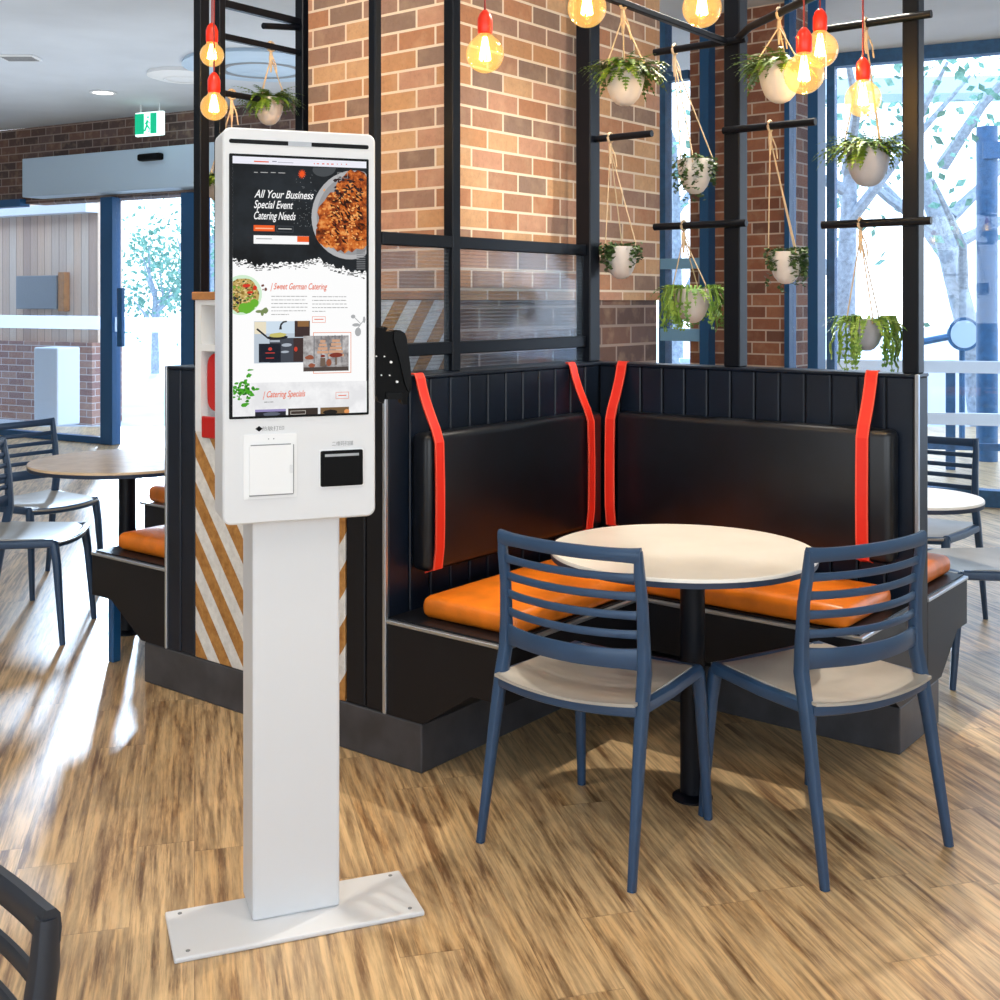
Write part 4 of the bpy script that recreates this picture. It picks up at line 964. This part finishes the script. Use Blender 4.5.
# blue outdoor column with bracket, railing and sign on the right
c=gp(987,11.0); t=thing('outdoor_column','round deep blue steel column outside at the right edge','column',c)
MB().tube([(0,0,0),(0,0,at(0,127,11).z-GZ)],.095,20).build('shaft',M['blueposts'],t,smooth=True)
MB().box2((-.08,-.11,at(0,160,11).z-GZ),(.30,-.09,at(0,143,11).z-GZ)).build('bracket',M['blueposts'],t)
c=gp(962,12.0); z1_=at(0,334,12).z-GZ; t=thing('round_sign','round pale blue sign with dark rim outside the right window','sign',c)
MB().tube([(0,0,0),(0,0,z1_)],.03,10).build('post',M['blueposts'],t)
MB().tube([(0,-.035,z1_),(0,-.06,z1_)],.17,30,up=Vector((1,0,0))).build('rim',M['blueposts'],t,smooth=True); MB().tube([(0,-.061,z1_),(0,-.066,z1_)],.14,30,up=Vector((1,0,0))).build('face',M['header'],t,smooth=True)
MB().tube([(-.42,-.03,z1_-.08),(-.16,-.03,z1_-.03)],.035,8).build('arm',M['blueposts'],t)
c=gp(965,10.4); t=thing('terrace_railing','white and blue terrace railing outside the right window','railing',c,-.25)
for y0 in (367,419): MB().box2((-1.2,-.03,at(0,y0+6,10.4).z-GZ),(1.8,.03,at(0,y0-6,10.4).z-GZ)).build('rail',M['white'],t)
for x_ in (-.95,-.12,.75,1.6): MB().box2((x_-.04,-.02,0),(x_+.04,.02,at(0,361,10.4).z-GZ),.004).build('baluster',M['blueposts'],t)
MB().box2((-1.2,-.02,at(0,450,10.4).z-GZ),(1.8,.02,at(0,443,10.4).z-GZ)).build('rail',M['blueposts'],t)
c=gp(1042,19); t=thing('shop_building','pinkish building across the street at the right edge','building',c)
MB().box2((.15,-1,0),(5,.2,5.0)).build('wall',M['outbrick'],t); MB().box2((.4,-1.05,.8),(1.6,-.99,2.2)).build('window',M['blueposts'],t)
c=at(905,88,15); t=thing('street_awning','long blue grey awning fascia outside above the right windows','awning',c,-.1)
MB().box2((-2.0,-.1,-.09),(3.4,.6,.12)).build('fascia',M['header'],t)
for x_ in (-1.9,3.2): MB().box2((x_-.05,.2,-c.z+GZ),(x_+.05,.3,-.09)).build('post',M['header'],t)
c=gp(905,16); t=thing('garden_wall','low pale rendered wall outside the right windows','wall',c,-.1)
MB().box2((-3,-.1,0),(5,.1,.75)).build('wall_body',M['white'],t); MB().box2((-3.02,-.13,.75),(5.02,.13,.80)).build('coping',M['header'],t)
# bluish brick return seen through glass by the pier
def W1a(px,d):
    r=(px-500)/F; X0=W1.x+A.x*d; Y0=W1.y+A.y*d
    return (r*Y0-X0)/(B.x-r*B.y)
struct('wall_outside',MB().box2((W1a(789,.9),.9,GZ),(W1a(812,.9),.96,CZ)),M['outbrick'],loc=W1,rz=W1r)

# ------------------------------------------------------------------ light
w=bpy.data.worlds.new('sky'); S.world=w; w.use_nodes=True; nt=w.node_tree; bg=nt.nodes['Background']
tc=nt.nodes.new('ShaderNodeTexCoord'); sp=nt.nodes.new('ShaderNodeSeparateXYZ'); rp_=nt.nodes.new('ShaderNodeValToRGB')
nt.links.new(tc.outputs['Generated'],sp.inputs[0]); nt.links.new(sp.outputs[2],rp_.inputs[0]); nt.links.new(rp_.outputs[0],bg.inputs[0])
rp_.color_ramp.elements[0].position=0; rp_.color_ramp.elements[0].color=(.92,.97,1,1); rp_.color_ramp.elements[1].position=.6; rp_.color_ramp.elements[1].color=(.55,.75,1,1)
bg.inputs[1].default_value=4.2
def light(kind,name,loc,energy,color=(1,1,1),target=None,size=.3,spot=None,angle=None,sy=None):
    l=bpy.data.lights.new(name,kind); l.energy=energy; l.color=color
    if kind=='AREA': l.size=size; l.shape='RECTANGLE'; l.size_y=sy or size
    elif kind=='SUN': l.angle=angle
    else: l.shadow_soft_size=size
    if spot: l.spot_size=spot; l.spot_blend=.6
    o=bpy.data.objects.new(name,l); COL.objects.link(o); o.location=loc
    if target is not None: o.rotation_euler=(Vector(target)-Vector(loc)).to_track_quat('-Z','Y').to_euler()
    return o
sd=Vector((.24,-.97,-.27)).normalized()
light('SUN','sun',(-3,12,6),4.6,(.68,.84,1.0),Vector((-3,12,6))+sd,angle=math.radians(3))
WARM=(1,.92,.80)
for i,(x,y,e) in enumerate(((.1,2.4,50),(1.5,2.5,30),(.9,4.1,25),(-1.2,2.6,55),(-.6,1.2,45),(-2.6,3.6,25),(.5,.8,35))):
    light('SPOT','ceiling_spot',(x,y,CZ-.03),e,WARM,(x,y,0),size=.05,spot=math.radians(115))
light('SPOT','ceiling_spot',(1.2,4.55,CZ-.03),260,WARM,(.5,3.0,0),size=.05,spot=math.radians(100))
light('AREA','ceiling_fill',(-3.6,9.2,2.1),50,(.80,.90,1),(-3.6,9.2,4),size=6,sy=3)  # added upward fill that brightens the far ceiling, unseen from the camera
light('AREA','ceiling_fill',(-4.6,6.0,2.6),30,(.80,.90,1),(-4.6,6,4),size=4,sy=2)  # second added fill for the left ceiling, no fixture there
light('SPOT','pillar_spot',(-.75,3.2,CZ-.05),60,WARM,(-.5,4.6,2.2),size=.06,spot=math.radians(80))
light('SPOT','pillar_spot',(.9,3.6,CZ-.05),40,WARM,(-.1,5.0,2.2),size=.06,spot=math.radians(80))

# ------------------------------------------------------------------ camera
cd=bpy.data.cameras.new('camera'); cam=bpy.data.objects.new('camera',cd); COL.objects.link(cam); cam.location=(0,0,H); cam.rotation_euler=(PI/2,0,0)
cd.sensor_fit='HORIZONTAL'; cd.sensor_width=36; cd.lens=36*F/1000; cd.shift_y=-(500-YH)/1000; cd.clip_start=.05; cd.clip_end=200
S.camera=cam
vs=S.view_settings; vs.view_transform='Standard'; vs.look='None'; vs.exposure=0.0; vs.gamma=1; vs.use_curve_mapping=False
